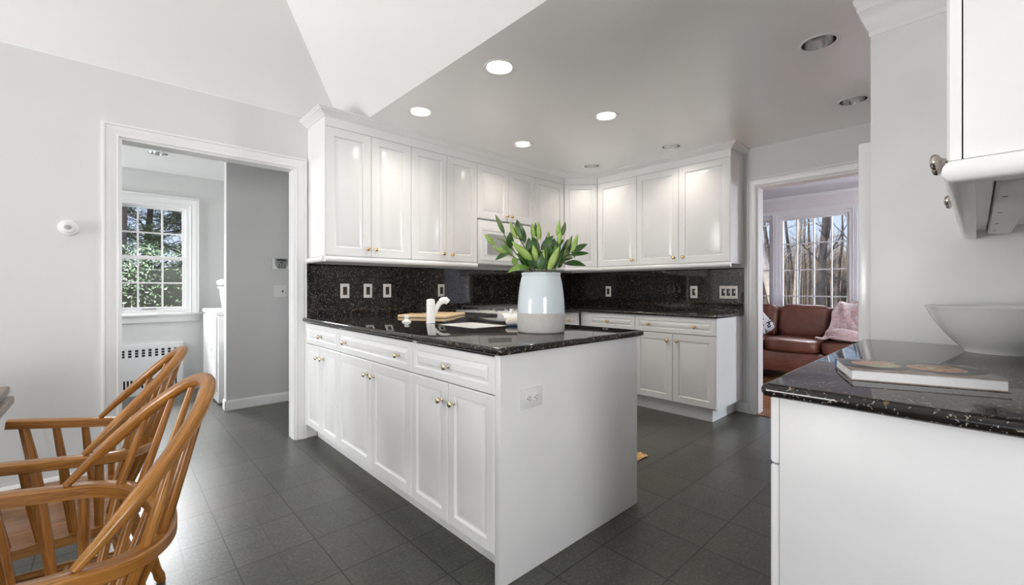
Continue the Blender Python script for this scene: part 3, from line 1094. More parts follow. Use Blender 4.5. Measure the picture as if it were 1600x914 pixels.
CL = ['lit recessed light nearest the vault edge, large in view above the crock',
      'lit recessed light in the kitchen ceiling just off the first upper cabinets by the vault',
      'lit recessed light with white glow in the kitchen ceiling in front of the microwave',
      'lit recessed light in the middle of the kitchen ceiling above the flowers',
      'dimmer recessed light in the ceiling above the double-door cabinet on the right wall',
      'small dimmer recessed light in the ceiling before the corner cabinet',
      'unlit recessed light with silver reflector nearest the tall white panel',
      'unlit recessed light with silver reflector half hidden behind the tall white panel']
for (x, y, s), l in zip(CANS, CL):
    can_light(x, y, CZ, s, l, 'recessed lights in the kitchen ceiling')
can_light(LCAN[0][0], LCAN[0][1], CZ, 'off', 'unlit recessed light in the laundry room ceiling above its window', None)

# ------------------------------------------------------------------ cabinets


def knob(t, under, P, W, mat='palebrass', s=1.0):
    prof = [(0.0085, 0.0), (0.0085, 0.0015), (0.0052, 0.004), (0.0048, 0.012), (0.0075, 0.016), (0.0135, 0.020), (0.0152, 0.024), (0.0135, 0.0285), (0.008, 0.031), (0.0, 0.032)]
    return part(t, 'knob', MB().lathe([(r * s, h * s) for r, h in prof], P, W, 20), mat, under=under, smooth=50)


def open_carcass(x0, x1, y0, y1, z0, z1, open_side, t=0.018, topped=True):
    """hollow cabinet box, open on the side of its doors"""
    mb = MB()
    mb.box(x0, x1, y0, y1, z0, z0 + t)
    if topped:
        mb.box(x0, x1, y0, y1, z1 - t, z1)
    zt = z1 - t if topped else z1
    if open_side in ('-x', '+x'):
        mb.box(x0, x1, y0, y0 + t, z0 + t, zt)
        mb.box(x0, x1, y1 - t, y1, z0 + t, zt)
        bx = (x1 - t, x1) if open_side == '-x' else (x0, x0 + t)
        mb.box(*bx, y0 + t, y1 - t, z0 + t, zt)
    else:
        mb.box(x0, x0 + t, y0, y1, z0 + t, zt)
        mb.box(x1 - t, x1, y0, y1, z0 + t, zt)
        by = (y1 - t, y1) if open_side == '-y' else (y0, y0 + t)
        mb.box(x0 + t, x1 - t, *by, z0 + t, zt)
    return mb


G = 0.0016                               # half the gap between fronts
# --- peninsula: three base cabinets facing the dining area (-X)
PX = 1.094                               # carcass face; doors stand 18 mm proud
pen = [(2.820, 3.440, 'narrow white base cabinet of the peninsula beside the laundry door casing', [1]),
       (1.884, 2.820, 'wide white base cabinet in the middle of the peninsula with two-knob drawer', [2]),
       (1.258, 1.884, 'white base cabinet at the near end of the peninsula with outlet on its end panel', [1])]
for ci, (y0, y1, lab, kn) in enumerate(pen):
    t = Thing('base_cabinet', lab, 'cabinet', ((PX + 2.0) / 2, (y0 + y1) / 2, 0), 0, 'base cabinets of the peninsula')
    part(t, 'body', open_carcass(PX, 2.02, y0 + 0.0003, y1 - 0.0003, 0.10, 0.88, '-x', topped=False), 'cabinet', smooth=0)
    part(t, 'toe_kick', MB().box(1.162, 1.180, y0 + 0.0003, y1 - 0.0003, 0, 0.0998), 'cabinet', smooth=0)
    part(t, 'rear_toe_kick', MB().box(1.96, 1.975, y0 + 0.0003, y1 - 0.0003, 0, 0.0998), 'cabinet', smooth=0)
    W = (-1, 0, 0)
    U = (0, 1, 0)
    d = part(t, 'drawer', MB().front((PX, y0 + G, 0.727), U, W, y1 - y0 - 2 * G, 0.147, frame=0.032, slope=0.022), 'cabinet', smooth=20)
    ys = [(y0 + y1) / 2] if kn[0] == 1 else [2.010, 2.690]
    if ci == 0:
        ys = [3.115]
    for y in ys:
        knob(t, d, (PX - 0.0175, y, 0.797), W)
    ym = {0: 3.125, 1: 2.335, 2: 1.570}[ci]
    for (a, b, ky) in ((y0, ym, ym - 0.045), (ym, y1, ym + 0.045)):
        dd = part(t, 'door', MB().front((PX, a + G, 0.112), U, W, b - a - 2 * G, 0.611, frame=0.052 if b - a > 0.35 else 0.045), 'cabinet', smooth=20)
        knob(t, dd, (PX - 0.019, ky if b - a > 0.0 else ky, 0.645), W)
    if ci == 0:
        part(t, 'filler_strip', MB().box(PX - 0.016, PX + 0.02, 3.4405, YL - 0.002, 0.10, 0.88), 'cabinet', smooth=0)
    if ci == 2:
        part(t, 'end_panel', MB().box(1.076, 2.042, 1.225, 1.2565, 0.0, 0.8815, 0.002), 'panel', label='plain white end panel of the peninsula')

# --- upper cabinets, left run (facing -Y)
UB, UT = 1.372, 2.285


def rail_profile():
    pts = [(-0.30, 0.0), (0.0, 0.0)]
    for k in range(9):
        a = PI / 2 - PI * k / 8
        pts.append((0.0 + 0.022 * cos(a), -0.0215 + 0.0215 * sin(a)))
    pts.append((-0.02, -0.043))
    pts.append((-0.02, -0.012))
    pts.append((-0.30, -0.012))
    return pts


RAIL = rail_profile()


def upper(label, x0, x1, doors, z0=UB, rail=True, left_side=False, right=False, name='wall_cabinet'):
    """upper cabinet on the left run; doors = [(x0, x1, knob_x)]"""
    t = Thing(name, label, 'cabinet', ((x0 + x1) / 2, YL, z0), 0, 'upper cabinets on the left wall')
    part(t, 'body', open_carcass(x0 + 0.0003, x1 - 0.0003, UF + 0.020, YL - 0.001, z0 - 0.004, 2.290, '-y'), 'cabinet', smooth=0)
    part(t, 'frieze', MB().box(x0 + 0.0003, x1 - 0.0003, UF + 0.001, UF + 0.0195, 2.2865, 2.3515), 'cabinet', smooth=0)
    for (a, b, kx) in doors:
        dd = part(t, 'door', MB().front((a + G, UF + 0.0195, z0), (1, 0, 0), (0, -1, 0), b - a - 2 * G, UT - z0, frame=0.060), 'cabinet', smooth=20)
        if kx:
            knob(t, dd, (kx, UF + 0.0005, z0 + 0.058), (0, -1, 0), 'brass')
    if left_side:
        part(t, 'end_panel', MB().box(1.1005, 1.1040, UF + 0.0005, YL - 0.001, z0 - 0.004, 2.3515), 'cabinet', smooth=0)
    if rail:
        pr = [(a + 0.0, b) for a, b in RAIL]
        pth = [(x0 + 0.0003, UF + 0.012, z0 - 0.0045), (x1 - 0.0003, UF + 0.012, z0 - 0.0045)]
        part(t, 'light_rail', MB().sweep(pth, pr, -1, (0, 0, 1)), 'cabinet')
        if left_side:
            q = [(a if a > -0.2 else -0.05, b) for a, b in RAIL]
            pth = [(x0 + 0.0, YL - 0.002, z0 - 0.0045), (x0 + 0.0, UF + 0.014, z0 - 0.0045)]
            part(t, 'light_rail', MB().sweep(pth, [(a, b) for a, b in q if a > -0.03], -1, (0, 0, 1)), 'cabinet')
    return t


upper('white two-door wall cabinet at the dining end of the left run, above three outlets', 1.104, 1.784, [(1.104, 1.444, 1.412), (1.444, 1.784, 1.478)], left_side=True)
upper('white two-door wall cabinet left of the microwave', 1.784, 2.463, [(1.784, 2.131, 2.088), (2.131, 2.463, 2.178)])
t = upper('short white two-door wall cabinet above the microwave', 2.463, 3.222, [(2.463, 2.853, None), (2.853, 3.222, None)], z0=1.785, rail=False)
for dd, kx in zip([c for c in t.o.children if c.name.startswith('door')], (2.822, 2.886)):
    knob(t, dd, (kx, UF + 0.0005, 1.835), (0, -1, 0), 'brass')
upper('white single-door wall cabinet right of the microwave, left of the diagonal corner cabinet', 3.222, 3.683, [(3.222, 3.683, None)])

# --- diagonal corner cabinet
t = Thing('corner_cabinet', 'white diagonal wall cabinet in the corner between the two runs', 'cabinet', (3.95, 3.2, UB))
A = Vector((DG[0][0], UF, 0))
Bp = Vector((RF, DG[1][1], 0))
ud = (Bp - A).normalized()
wd = Vector((ud.y, -ud.x, 0))
if wd.dot(Vector((-1, -1, 0))) < 0:
    wd = -wd
L = (Bp - A).length


def poly_prism(mb, pts, z0, z1):
    n = len(pts)
    v = [(p[0], p[1], z0) for p in pts] + [(p[0], p[1], z1) for p in pts]
    f = [tuple(reversed(range(n))), tuple(range(n, 2 * n))] + [(i, (i + 1) % n, n + (i + 1) % n, n + i) for i in range(n)]
    return mb.add(v, f)


Ai, Bi = A - wd * 0.0197, Bp - wd * 0.0197
foot = [(3.6835, Ai.y + 0.001), (Ai.x, Ai.y), (Bi.x, Bi.y), (Bi.x + 0.0, 2.8640), (XR - 0.001, 2.8640), (XR - 0.001, YL - 0.001), (3.6835, YL - 0.001)]
foot = [(3.6835, 3.136), (Ai.x + ud.x * 0.012, Ai.y + ud.y * 0.012), (Bi.x - ud.x * 0.012, Bi.y - ud.y * 0.012), (3.968, 2.8640), (XR - 0.001, 2.8640), (XR - 0.001, YL - 0.001), (3.6835, YL - 0.001)]
part(t, 'body', poly_prism(MB(), foot, UB - 0.004, 2.351), 'cabinet', smooth=0)
dd = part(t, 'door', MB().front(A + ud * 0.004 - wd * 0.0195 + Vector((0, 0, UB)), ud, wd, L - 0.008, UT - UB, frame=0.050), 'cabinet', smooth=20)
part(t, 'frieze', MB().obox(A + ud * 0.004 - wd * 0.019 + Vector((0, 0, 2.2865)), ud * (L - 0.008), Vector((0, 0, 0.065)), wd * 0.0175), 'cabinet', smooth=0)
rp = [(a, b) for a, b in RAIL if a > -0.03]
part(t, 'light_rail', MB().sweep([A + ud * 0.002 - wd * 0.012 + Vector((0, 0, UB - 0.0045)), Bp - ud * 0.002 - wd * 0.012 + Vector((0, 0, UB - 0.0045))], rp, -1, (0, 0, 1)), 'cabinet')

# --- upper cabinets, right run (facing -X)
for lab, y0, y1, doors in (('white single-door wall cabinet on the right run next to the corner cabinet', 2.378, 2.862, [(2.378, 2.862, 2.425)]),
                           ('white two-door wall cabinet at the end of the right run by the living room door', 1.462, 2.378, [(1.462, 1.932, 1.885), (1.932, 2.378, 1.975)])):
    t = Thing('wall_cabinet', lab, 'cabinet', (XR, (y0 + y1) / 2, UB), 0, 'upper cabinets on the right wall')
    part(t, 'body', open_carcass(RF + 0.020, XR - 0.001, y0 + 0.0003, y1 - 0.0003, UB - 0.004, 2.290, '-x'), 'cabinet', smooth=0)
    part(t, 'frieze', MB().box(RF + 0.001, RF + 0.0195, y0 + 0.0003, y1 - 0.0003, 2.2865, 2.3515), 'cabinet', smooth=0)
    if y0 < 1.5:
        part(t, 'end_panel', MB().box(RF + 0.0005, XR - 0.001, y0 - 0.0035, y0 + 0.0001, UB - 0.004, 2.3515), 'cabinet', smooth=0)
    for (a, b, ky) in doors:
        dd = part(t, 'door', MB().front((RF + 0.0195, a + G, UB), (0, 1, 0), (-1, 0, 0), b - a - 2 * G, UT - UB, frame=0.060), 'cabinet', smooth=20)
        knob(t, dd, (RF + 0.0005, ky, UB + 0.058), (-1, 0, 0), 'brass')
    part(t, 'light_rail', MB().sweep([(RF + 0.012, y1 - 0.0003, UB - 0.0045), (RF + 0.012, y0 + 0.0003, UB - 0.0045)], RAIL, -1, (0, 0, 1)), 'cabinet')

# --- base cabinets of the right run (facing -X) and the left run
BX = 3.68
for lab, y0, y1, kind in (('white base cabinet with wide drawer and two doors, beside the living room doorway', 1.467, 2.222, 'wide'),
                          ('narrower white base cabinet with one drawer on the right run next to the corner', 2.222, 2.775, 'one')):
    t = Thing('base_cabinet', lab, 'cabinet', (XR - 0.3, (y0 + y1) / 2, 0), 0, 'base cabinets on the right wall')
    part(t, 'body', open_carcass(BX, XR - 0.001, y0 + 0.0003, y1 - 0.0003, 0.118, 0.883, '-x'), 'cabinet', smooth=0)
    part(t, 'toe_kick', MB().box(3.735, XR - 0.001, y0 + (0.058 if kind == 'wide' else 0.0003), y1 - 0.0003, 0, 0.1178), 'cabinet', smooth=0)
    d = part(t, 'drawer', MB().front((BX, y0 + G, 0.735), (0, 1, 0), (-1, 0, 0), y1 - y0 - 2 * G, 0.142, frame=0.036, slope=0.020), 'cabinet', smooth=20)
    for ky in ((1.645, 2.075) if kind == 'wide' else (2.525,)):
        knob(t, d, (BX - 0.0175, ky, 0.805), (-1, 0, 0), 'brass')
    ym = 1.845 if kind == 'wide' else (y0 + y1) / 2
    for (a, b, ky) in ((y0, ym, ym - 0.045), (ym, y1, ym + 0.045)):
        dd = part(t, 'door', MB().front((BX, a + G, 0.128), (0, 1, 0), (-1, 0, 0), b - a - 2 * G, 0.602, frame=0.055), 'cabinet', smooth=20)
        knob(t, dd, (BX - 0.019, ky, 0.668), (-1, 0, 0), 'brass')
    if kind == 'one':
        part(t, 'filler_strip', MB().box(BX - 0.012, BX + 0.01, y1 + 0.001, 2.872, 0.118, 0.883), 'cabinet', smooth=0)
t = Thing('base_cabinet', 'white base cabinet with drawer right of the range, seen just past the crock', 'cabinet', (3.44, 3.15, 0))
part(t, 'body', open_carcass(3.228, 3.655, 2.885, YL - 0.001, 0.118, 0.883, '-y'), 'cabinet', smooth=0)
part(t, 'toe_kick', MB().box(3.228, 3.655, 2.94, YL - 0.001, 0, 0.1178), 'cabinet', smooth=0)
d = part(t, 'drawer', MB().front((3.230, 2.885, 0.735), (1, 0, 0), (0, -1, 0), 0.395, 0.142, frame=0.036, slope=0.020), 'cabinet', smooth=20)
knob(t, d, (3.44, 2.868, 0.805), (0, -1, 0), 'brass')
dd = part(t, 'door', MB().front((3.230, 2.885, 0.128), (1, 0, 0), (0, -1, 0), 0.395, 0.602), 'cabinet', smooth=20)
knob(t, dd, (3.28, 2.866, 0.668), (0, -1, 0), 'brass')
t = Thing('base_cabinet', 'white base cabinet in the corner between the peninsula and the range', 'cabinet', (2.24, 3.2, 0))
part(t, 'body', MB().box(2.025, 2.455, 2.885, YL - 0.001, 0.118, 0.8825), 'cabinet', smooth=0)
part(t, 'toe_kick', MB().box(2.025, 2.455, 2.94, YL - 0.001, 0, 0.1178), 'cabinet', smooth=0)
part(t, 'door', MB().front((2.10, 2.885, 0.128), (1, 0, 0), (0, -1, 0), 0.35, 0.747), 'cabinet', smooth=20)

# ------------------------------------------------------------------ granite worktops and splashbacks
Z0, Z1 = 0.8835, 0.914
SX0, SX1, SY0, SY1 = 1.475, 1.800, 1.905, 2.350
xs = [1.058, SX0, SX1, 2.078, 2.460]
ys = [1.203, SY0, SY1, 2.838, 3.462]
mb = slab(xs, ys, lambda i, j: (i < 3 and not (i == 1 and j == 1)) or j == 3, Z0, Z1, 0.0125, keep=lambda c: c.y < 3.45 and c.x < 2.455 and not (SX0 - 0.01 < c.x < SX1 + 0.01 and SY0 - 0.01 < c.y < SY1 + 0.01))
single('countertop', mb, 'granite', 'black speckled granite worktop on the peninsula with sink and crock', 'countertop', loc=(1.55, 2.3, Z0), smooth=30)
xs = [3.222, 3.638, 4.232]
ys = [1.448, 2.838, 3.462]
mb = slab(xs, ys, lambda i, j: i == 1 or j == 1, Z0 + 0.0005, Z1, 0.0125, keep=lambda c: c.y < 3.45 and c.x < 4.22 and c.x > 3.23)
single('countertop', mb, 'granite', 'black speckled granite worktop along the right wall right of the range', 'countertop', loc=(3.9, 2.3, Z0), smooth=30)
single('backsplash', MB().box(1.062, 4.2315, 3.4625, 3.4795, 0.8845, 1.3235), 'granite', 'black polished granite backsplash on the left wall behind the range', 'backsplash', loc=(2.6, 3.47, 0.9), smooth=0)
single('backsplash', MB().box(4.2325, 4.2495, 1.453, 3.4615, 0.8845, 1.3235), 'granite', 'black polished granite backsplash on the right wall under the wall cabinets', 'backsplash', loc=(4.24, 2.4, 0.9), smooth=0)

# ------------------------------------------------------------------ right-hand units near the camera
RX0, RX1, RYF = 1.165, 2.438, 0.320
t = Thing('base_cabinet', 'white base cabinet in the right foreground, plain end panel toward the dining area', 'cabinet', (1.8, 0.0, 0))
part(t, 'end_panel', MB().box(RX0, RX0 + 0.02, YB + 0.001, RYF, 0, 0.882, 0.0015), 'panel', label='large plain white end panel')
part(t, 'body', MB().box(RX0 + 0.0203, RX1, YB + 0.001, RYF - 0.001, 0.10, 0.882), 'cabinet', smooth=0)
part(t, 'toe_kick', MB().box(RX0 + 0.0203, RX1, YB + 0.001, RYF - 0.07, 0, 0.0998), 'cabinet', smooth=0)
for (a, b) in ((RX0 + 0.002, 1.80), (1.803, 2.43)):
    d = part(t, 'drawer', MB().front((b, RYF + 0.001, 0.722), (-1, 0, 0), (0, 1, 0), b - a, 0.155, frame=0.036, slope=0.02), 'cabinet', smooth=20)
    knob(t, d, ((a + b) / 2, RYF + 0.018, 0.80), (0, 1, 0), 'nickel')
    m = (a + b) / 2
    for (p, q, kx) in ((a, m, m - 0.04), (m, b, m + 0.04)):
        dd = part(t, 'door', MB().front((q - 0.001, RYF + 0.001, 0.112), (-1, 0, 0), (0, 1, 0), q - p - 0.002, 0.604), 'cabinet', smooth=20)
        knob(t, dd, (kx, RYF + 0.0195, 0.65), (0, 1, 0), 'nickel')
mb = slab([1.128, 2.4385], [YB + 0.001, 0.352], lambda i, j: True, 0.8825, Z1, 0.0150, keep=lambda c: c.y > YB + 0.01 and c.x < 2.43)
single('countertop', mb, 'granite', 'black granite worktop in the right foreground carrying the book and bowl', 'countertop', loc=(1.8, 0, 0.8835), smooth=30)

t = Thing('refrigerator_surround', 'tall white panel with cabinet over the refrigerator, crown at the ceiling', 'cabinet', (2.9, 0, 0))
part(t, 'side_panel', MB().box(2.440, 2.459, YB + 0.001, 0.318, 0, 2.352, 0.0015), 'panel')
part(t, 'side_panel', MB().box(3.340, 3.359, YB + 0.001, 0.318, 0, 2.352, 0.0015), 'panel')
part(t, 'body', MB().box(2.4595, 3.3395, YB + 0.001, 0.298, 1.86, 2.352), 'cabinet', smooth=0)
for a, b, kx in ((2.461, 2.899, 2.86), (2.901, 3.338, 2.94)):
    dd = part(t, 'door', MB().front((b, 0.299, 1.88), (-1, 0, 0), (0, 1, 0), b - a, 0.40), 'cabinet', smooth=20)
    knob(t, dd, (kx, 0.317, 1.94), (0, 1, 0), 'nickel')
part(t, 'crown', MB().sweep([(2.440, YB + 0.001, 2.240), (2.440, 0.318, 2.240), (3.359, 0.318, 2.240), (3.359, YB + 0.001, 2.240)], [(a * 0.85, b * 3.35) for a, b in CROWN], 1, (0, 0, 1)), 'cabinet', smooth=25)

t = Thing('refrigerator', 'white refrigerator just past the tall white panel', 'refrigerator', (2.9, 0.0, 0))
part(t, 'body', MB().box(2.475, 3.325, YB + 0.02, 0.300, 0.02, 1.782, 0.004), 'appliance')
fd = part(t, 'door', MB().box(2.475, 3.325, 0.302, 0.366, 0.60, 1.790, 0.006), 'appliance')
part(t, 'handle', MB().tube([(3.27, 0.367, 0.75), (3.27, 0.40, 0.78), (3.27, 0.40, 1.45), (3.27, 0.367, 1.48)], 0.010), 'appliance', under=fd)
fd = part(t, 'freezer_drawer', MB().box(2.475, 3.325, 0.302, 0.366, 0.08, 0.593, 0.006), 'appliance')
part(t, 'handle', MB().tube([(2.6, 0.367, 0.54), (2.62, 0.40, 0.54), (3.18, 0.40, 0.54), (3.2, 0.367, 0.54)], 0.010), 'appliance', under=fd)
part(t, 'base_grille', MB().box(2.48, 3.32, YB + 0.05, 0.33, 0, 0.019), 'darkplastic')

# wall cabinet at the top right
VX0, VX1, VYF = 1.122, 2.4385, 0.018
t = Thing('wall_cabinet', 'white wall cabinet at the upper right above the bowl, seen from its end', 'cabinet', (1.8, -0.1, UB))
part(t, 'body', open_carcass(VX0 + 0.0165, VX1, YB + 0.001, VYF, UB + 0.004, 2.351, '+y'), 'cabinet', smooth=0)
part(t, 'end_panel', MB().box(VX0, VX0 + 0.016, YB + 0.001, VYF - 0.001, UB + 0.0, 2.351, 0.001), 'panel')
nd = 3
for kx0, kx1, kx in ((VX0 + 0.001, 1.478, 1.445), (1.480, 1.800, 1.515), (1.802, 2.150, 2.115), (2.152, 2.437, 2.187)):
    dd = part(t, 'door', MB().front((kx1, VYF + 0.001, UB), (-1, 0, 0), (0, 1, 0), kx1 - kx0, 2.285 - UB, frame=0.055), 'cabinet', smooth=20)
    if kx:
        knob(t, dd, (kx, VYF + 0.020, 1.44), (0, 1, 0), 'nickel', 1.28)
part(t, 'frieze', MB().box(VX0, VX1, VYF + 0.001, VYF + 0.019, 2.2865, 2.351), 'cabinet', smooth=0)
rp = [(a if a > -0.2 else -0.045, b) for a, b in RAIL]
rpath = [(VX0 + 0.002, YB + 0.002, UB - 0.0005), (VX0 + 0.002, VYF + 0.004, UB - 0.0005), (VX1, VYF + 0.004, UB - 0.0005)]
part(t, 'light_rail', MB().sweep(rpath, rp, 1, (0, 0, 1)), 'cabinet')
part(t, 'underside_shelf', MB().box(VX0 + 0.05, VX1, YB + 0.004, VYF - 0.045, UB - 0.0015, UB + 0.0035), 'cabinet')
part(t, 'light_batten', MB().box(VX0 + 0.06, VX1 - 0.004, VYF - 0.105, VYF - 0.045, UB - 0.030, UB - 0.002, 0.004), 'cabinet')
scr = MB()
for xx in (1.45, 1.75, 2.05, 2.3):
    scr.lathe([(0.0, -0.0005), (0.005, -0.0005), (0.005, 0.001), (0.0, 0.001)], (xx, VYF - 0.06, UB - 0.0302), sides=12)
part(t, 'screw', scr, 'darkplastic')

# ------------------------------------------------------------------ appliances
t = Thing('microwave_oven', 'white over-the-range microwave under the short wall cabinet', 'microwave', (2.84, 3.28, 1.36))
part(t, 'body', MB().box(2.468, 3.217, 3.150, YL - 0.002, 1.360, 1.772, 0.004), 'appliance')
fd = part(t, 'door', MB().box(2.470, 3.02, 3.118, 3.149, 1.362, 1.770, 0.006), 'appliance')
fr = MB().front((2.50, 3.1195, 1.395), (1, 0, 0), (0, -1, 0), 0.48, 0.31, t=0.006, frame=0.03, slope=0.012)
part(t, 'window_frame', fr, 'appliance', under=fd, smooth=20)
part(t, 'window', MB().box(2.575, 2.90, 3.1105, 3.1125, 1.455, 1.645), 'midgrey', under=fd, smooth=0)
part(t, 'handle', MB().tube([(2.965, 3.118, 1.43), (2.965, 3.085, 1.45), (2.965, 3.085, 1.68), (2.965, 3.118, 1.70)], 0.010), 'appliance', under=fd)
part(t, 'control_panel', MB().box(3.022, 3.215, 3.118, 3.149, 1.362, 1.770, 0.006), 'appliance')
b = MB()
for i in range(3):
    for j in range(5):
        b.box(3.05 + i * 0.048, 3.085 + i * 0.048, 3.1165, 3.119, 1.40 + j * 0.045, 1.43 + j * 0.045)
part(t, 'keypad', b, 'appliance_grey')

t = Thing('range', 'white gas range with knobs on its front edge, behind the sink', 'range', (2.84, 3.15, 0))
RA, RB = 2.466, 3.216
part(t, 'body', MB().box(RA, RB, 2.86, 3.455, 0.09, 0.898, 0.003), 'appliance')
part(t, 'cooktop', MB().box(RA - 0.001, RB + 0.001, 2.86, 3.458, 0.899, 0.926, 0.006), 'appliance')
fp = part(t, 'control_panel', MB().sweep([(RA, 0, 0), (RB, 0, 0)], [(-2.859, 0.926), (-2.80, 0.920), (-2.765, 0.905), (-2.748, 0.880), (-2.752, 0.855), (-2.78, 0.845), (-2.859, 0.845)], -1, (0, 0, 1)), 'appliance')
for kx in (2.58, 2.70, 2.98, 3.10):
    part(t, 'knob', MB().lathe([(0.022, 0.0), (0.022, 0.006), (0.016, 0.009), (0.015, 0.028), (0.012, 0.031), (0.0, 0.031)], (kx, 2.795, 0.918), (0, -0.25, 1), 24).box(kx - 0.004, kx + 0.004, 2.770, 2.808, 0.942, 0.956, 0.002), 'appliance', under=fp)
fd = part(t, 'oven_door', MB().box(RA + 0.004, RB - 0.004, 2.815, 2.859, 0.28, 0.835, 0.006), 'appliance')
part(t, 'window', MB().box(2.60, 3.08, 2.8125, 2.815, 0.42, 0.68), 'darkplastic', under=fd)
part(t, 'handle', MB().tube([(2.55, 2.815, 0.78), (2.56, 2.775, 0.78), (3.12, 2.775, 0.78), (3.13, 2.815, 0.78)], 0.011), 'appliance', under=fd)
part(t, 'storage_drawer', MB().box(RA + 0.004, RB - 0.004, 2.815, 2.859, 0.10, 0.272, 0.006), 'appliance')
part(t, 'leg', MB().lathe([(0.02, 0), (0.02, 0.089)], (2.52, 2.95, 0)), 'darkplastic')
part(t, 'leg', MB().lathe([(0.02, 0), (0.02, 0.089)], (3.16, 2.95, 0)), 'darkplastic')
part(t, 'leg', MB().lathe([(0.02, 0), (0.02, 0.089)], (2.52, 3.40, 0)), 'darkplastic')
part(t, 'leg', MB().lathe([(0.02, 0), (0.02, 0.089)], (3.16, 3.40, 0)), 'darkplastic')
for gx in (2.52, 2.875):
    g = MB()
    x0, x1, y0, y1 = gx, gx + 0.30, 2.92, 3.43
    zt = 0.958
    for (p, q) in (((x0, y0), (x1, y0)), ((x0, y1), (x1, y1)), ((x0, (y0 + y1) / 2), (x1, (y0 + y1) / 2)), ((x0, y0), (x0, y1)), ((x1, y0), (x1, y1)), (((x0 + x1) / 2, y0), ((x0 + x1) / 2, y1))):
        g.tube([(p[0], p[1], zt), (q[0], q[1], zt)], 0.0065, 8)
    for px in (x0, (x0 + x1) / 2, x1):
        for py in (y0, (y0 + y1) / 2, y1):
            g.tube([(px, py, 0.9262), (px, py, zt)], 0.0065, 8)
    for yy in (3.05, 3.30):
        for xx in (x0 + 0.05, x1 - 0.05):
            g.tube([(xx, yy - 0.06, zt), (xx, yy + 0.06, zt)], 0.0055, 8)
    part(t, 'grate', g, 'iron')
    for yy in (3.05, 3.30):
        part(t, 'burner', MB().lathe([(0.045, 0), (0.045, 0.008), (0.036, 0.010), (0.036, 0.018), (0.0, 0.019)], (gx + 0.15, yy, 0.9262), sides=24), 'iron')

# ------------------------------------------------------------------ sink, faucet and things on the peninsula
mb = MB()
ix0, ix1, iy0, iy1 = SX0 + 0.002, SX1 - 0.002, SY0 + 0.002, SY1 - 0.002
zb = 0.74


def ring(z, ins):
    return [(ix0 + ins, iy0 + ins, z), (ix1 - ins, iy0 + ins, z), (ix1 - ins, iy1 - ins, z), (ix0 + ins, iy1 - ins, z)]


rings = [ring(0.905, 0.0), ring(0.905, 0.006), ring(zb + 0.03, 0.012), ring(zb, 0.045)]
orr = [ring(0.905, 0.0), ring(zb - 0.01, 0.0)]
v = [p for r in rings for p in r]
f = []
for i in range(3):
    for k in range(4):
        k2 = (k + 1) % 4
        f.append((i * 4 + k, i * 4 + k2, (i + 1) * 4 + k2, (i + 1) * 4 + k))
f.append((12, 13, 14, 15))
o = len(v)
v += ring(zb - 0.012, 0.0)
for k in range(4):
    k2 = (k + 1) % 4
    f.append((k, k2, o + k2, o + k))
f.append((o, o + 1, o + 2, o + 3))
t = Thing('sink', 'white enamel sink let into the peninsula worktop', 'sink', (1.64, 2.13, zb))
part(t, 'basin', MB().add(v, f), 'sink')
part(t, 'drain', MB().lathe([(0.04, 0.0002), (0.04, 0.003), (0.03, 0.0035), (0.028, 0.001), (0.0, 0.001)], (1.64, 2.13, zb), sides=24), 'steel')

t = Thing('faucet', 'white pull-out faucet with angled spray head beside the sink', 'faucet', (1.495, 2.375, Z1))
fx, fy = 1.505, 2.390
part(t, 'base', MB().lathe([(0.030, 0.0003), (0.030, 0.004), (0.0275, 0.006), (0.0275, 0.112), (0.0285, 0.113), (0.0285, 0.118), (0.0275, 0.119), (0.0275, 0.140), (0.024, 0.150), (0.012, 0.155), (0.0, 0.156)], (fx, fy, Z1), sides=28), 'faucet', smooth=40)
sd = Vector((0.92, -0.40, 0)).normalized()
sp = [Vector((fx, fy, Z1 + 0.045)) + sd * 0.020, Vector((fx, fy, Z1 + 0.080)) + sd * 0.032, Vector((fx, fy, Z1 + 0.110)) + sd * 0.045, Vector((fx, fy, Z1 + 0.132)) + sd * 0.062]
part(t, 'spout', MB().tube(sp, [0.013, 0.0145, 0.016, 0.018], 16), 'faucet')
hp = [sp[-1], sp[-1] + sd * 0.012 + Vector((0, 0, 0.010)), sp[-1] + sd * 0.035 + Vector((0, 0, 0.012)), sp[-1] + sd * 0.050 + Vector((0, 0, 0.0))]
part(t, 'spray_head', MB().tube(hp, [0.019, 0.023, 0.024, 0.019], 18), 'faucet')

single('sink_hole_cap', MB().lathe([(0.030, 0.0003), (0.030, 0.006), (0.022, 0.012), (0.013, 0.016), (0.012, 0.026), (0.018, 0.032), (0.018, 0.040), (0.010, 0.046), (0.0, 0.047)], (1.419, 2.545, Z1), sides=24), 'faucet', 'small white knob-shaped soap pump left of the faucet', 'soap pump', loc=(1.419, 2.545, Z1), smooth=50)


def board(label, c, ang, w, d, h, z):
    t = Thing('cutting_board', label, 'cutting board', (c[0], c[1], z), ang)
    bm = MB().box(-w / 2, w / 2, -d / 2, d / 2, 0.0003, h, 0.006, 3)
    R = Matrix.Translation((c[0], c[1], z)) @ Matrix.Rotation(ang, 4, 'Z')
    bm.v = [tuple(R @ Vector(p)) for p in bm.v]
    part(t, 'board', bm, 'tan_board')
    gr = MB().tube([R @ Vector((w / 2 - 0.03, -0.03, h)), R @ Vector((w / 2 - 0.03, 0.03, h))], 0.002, 6)
    part(t, 'grip', gr, 'tan_board')
    return t


board('pale wooden cutting board lying behind the faucet, nearer of two', (1.790, 2.895), math.radians(-57.5), 0.39, 0.21, 0.022, Z1)
board('smaller pale wooden cutting board behind the first, by the range', (2.022, 3.008), math.radians(-57.5), 0.30, 0.20, 0.020, Z1)

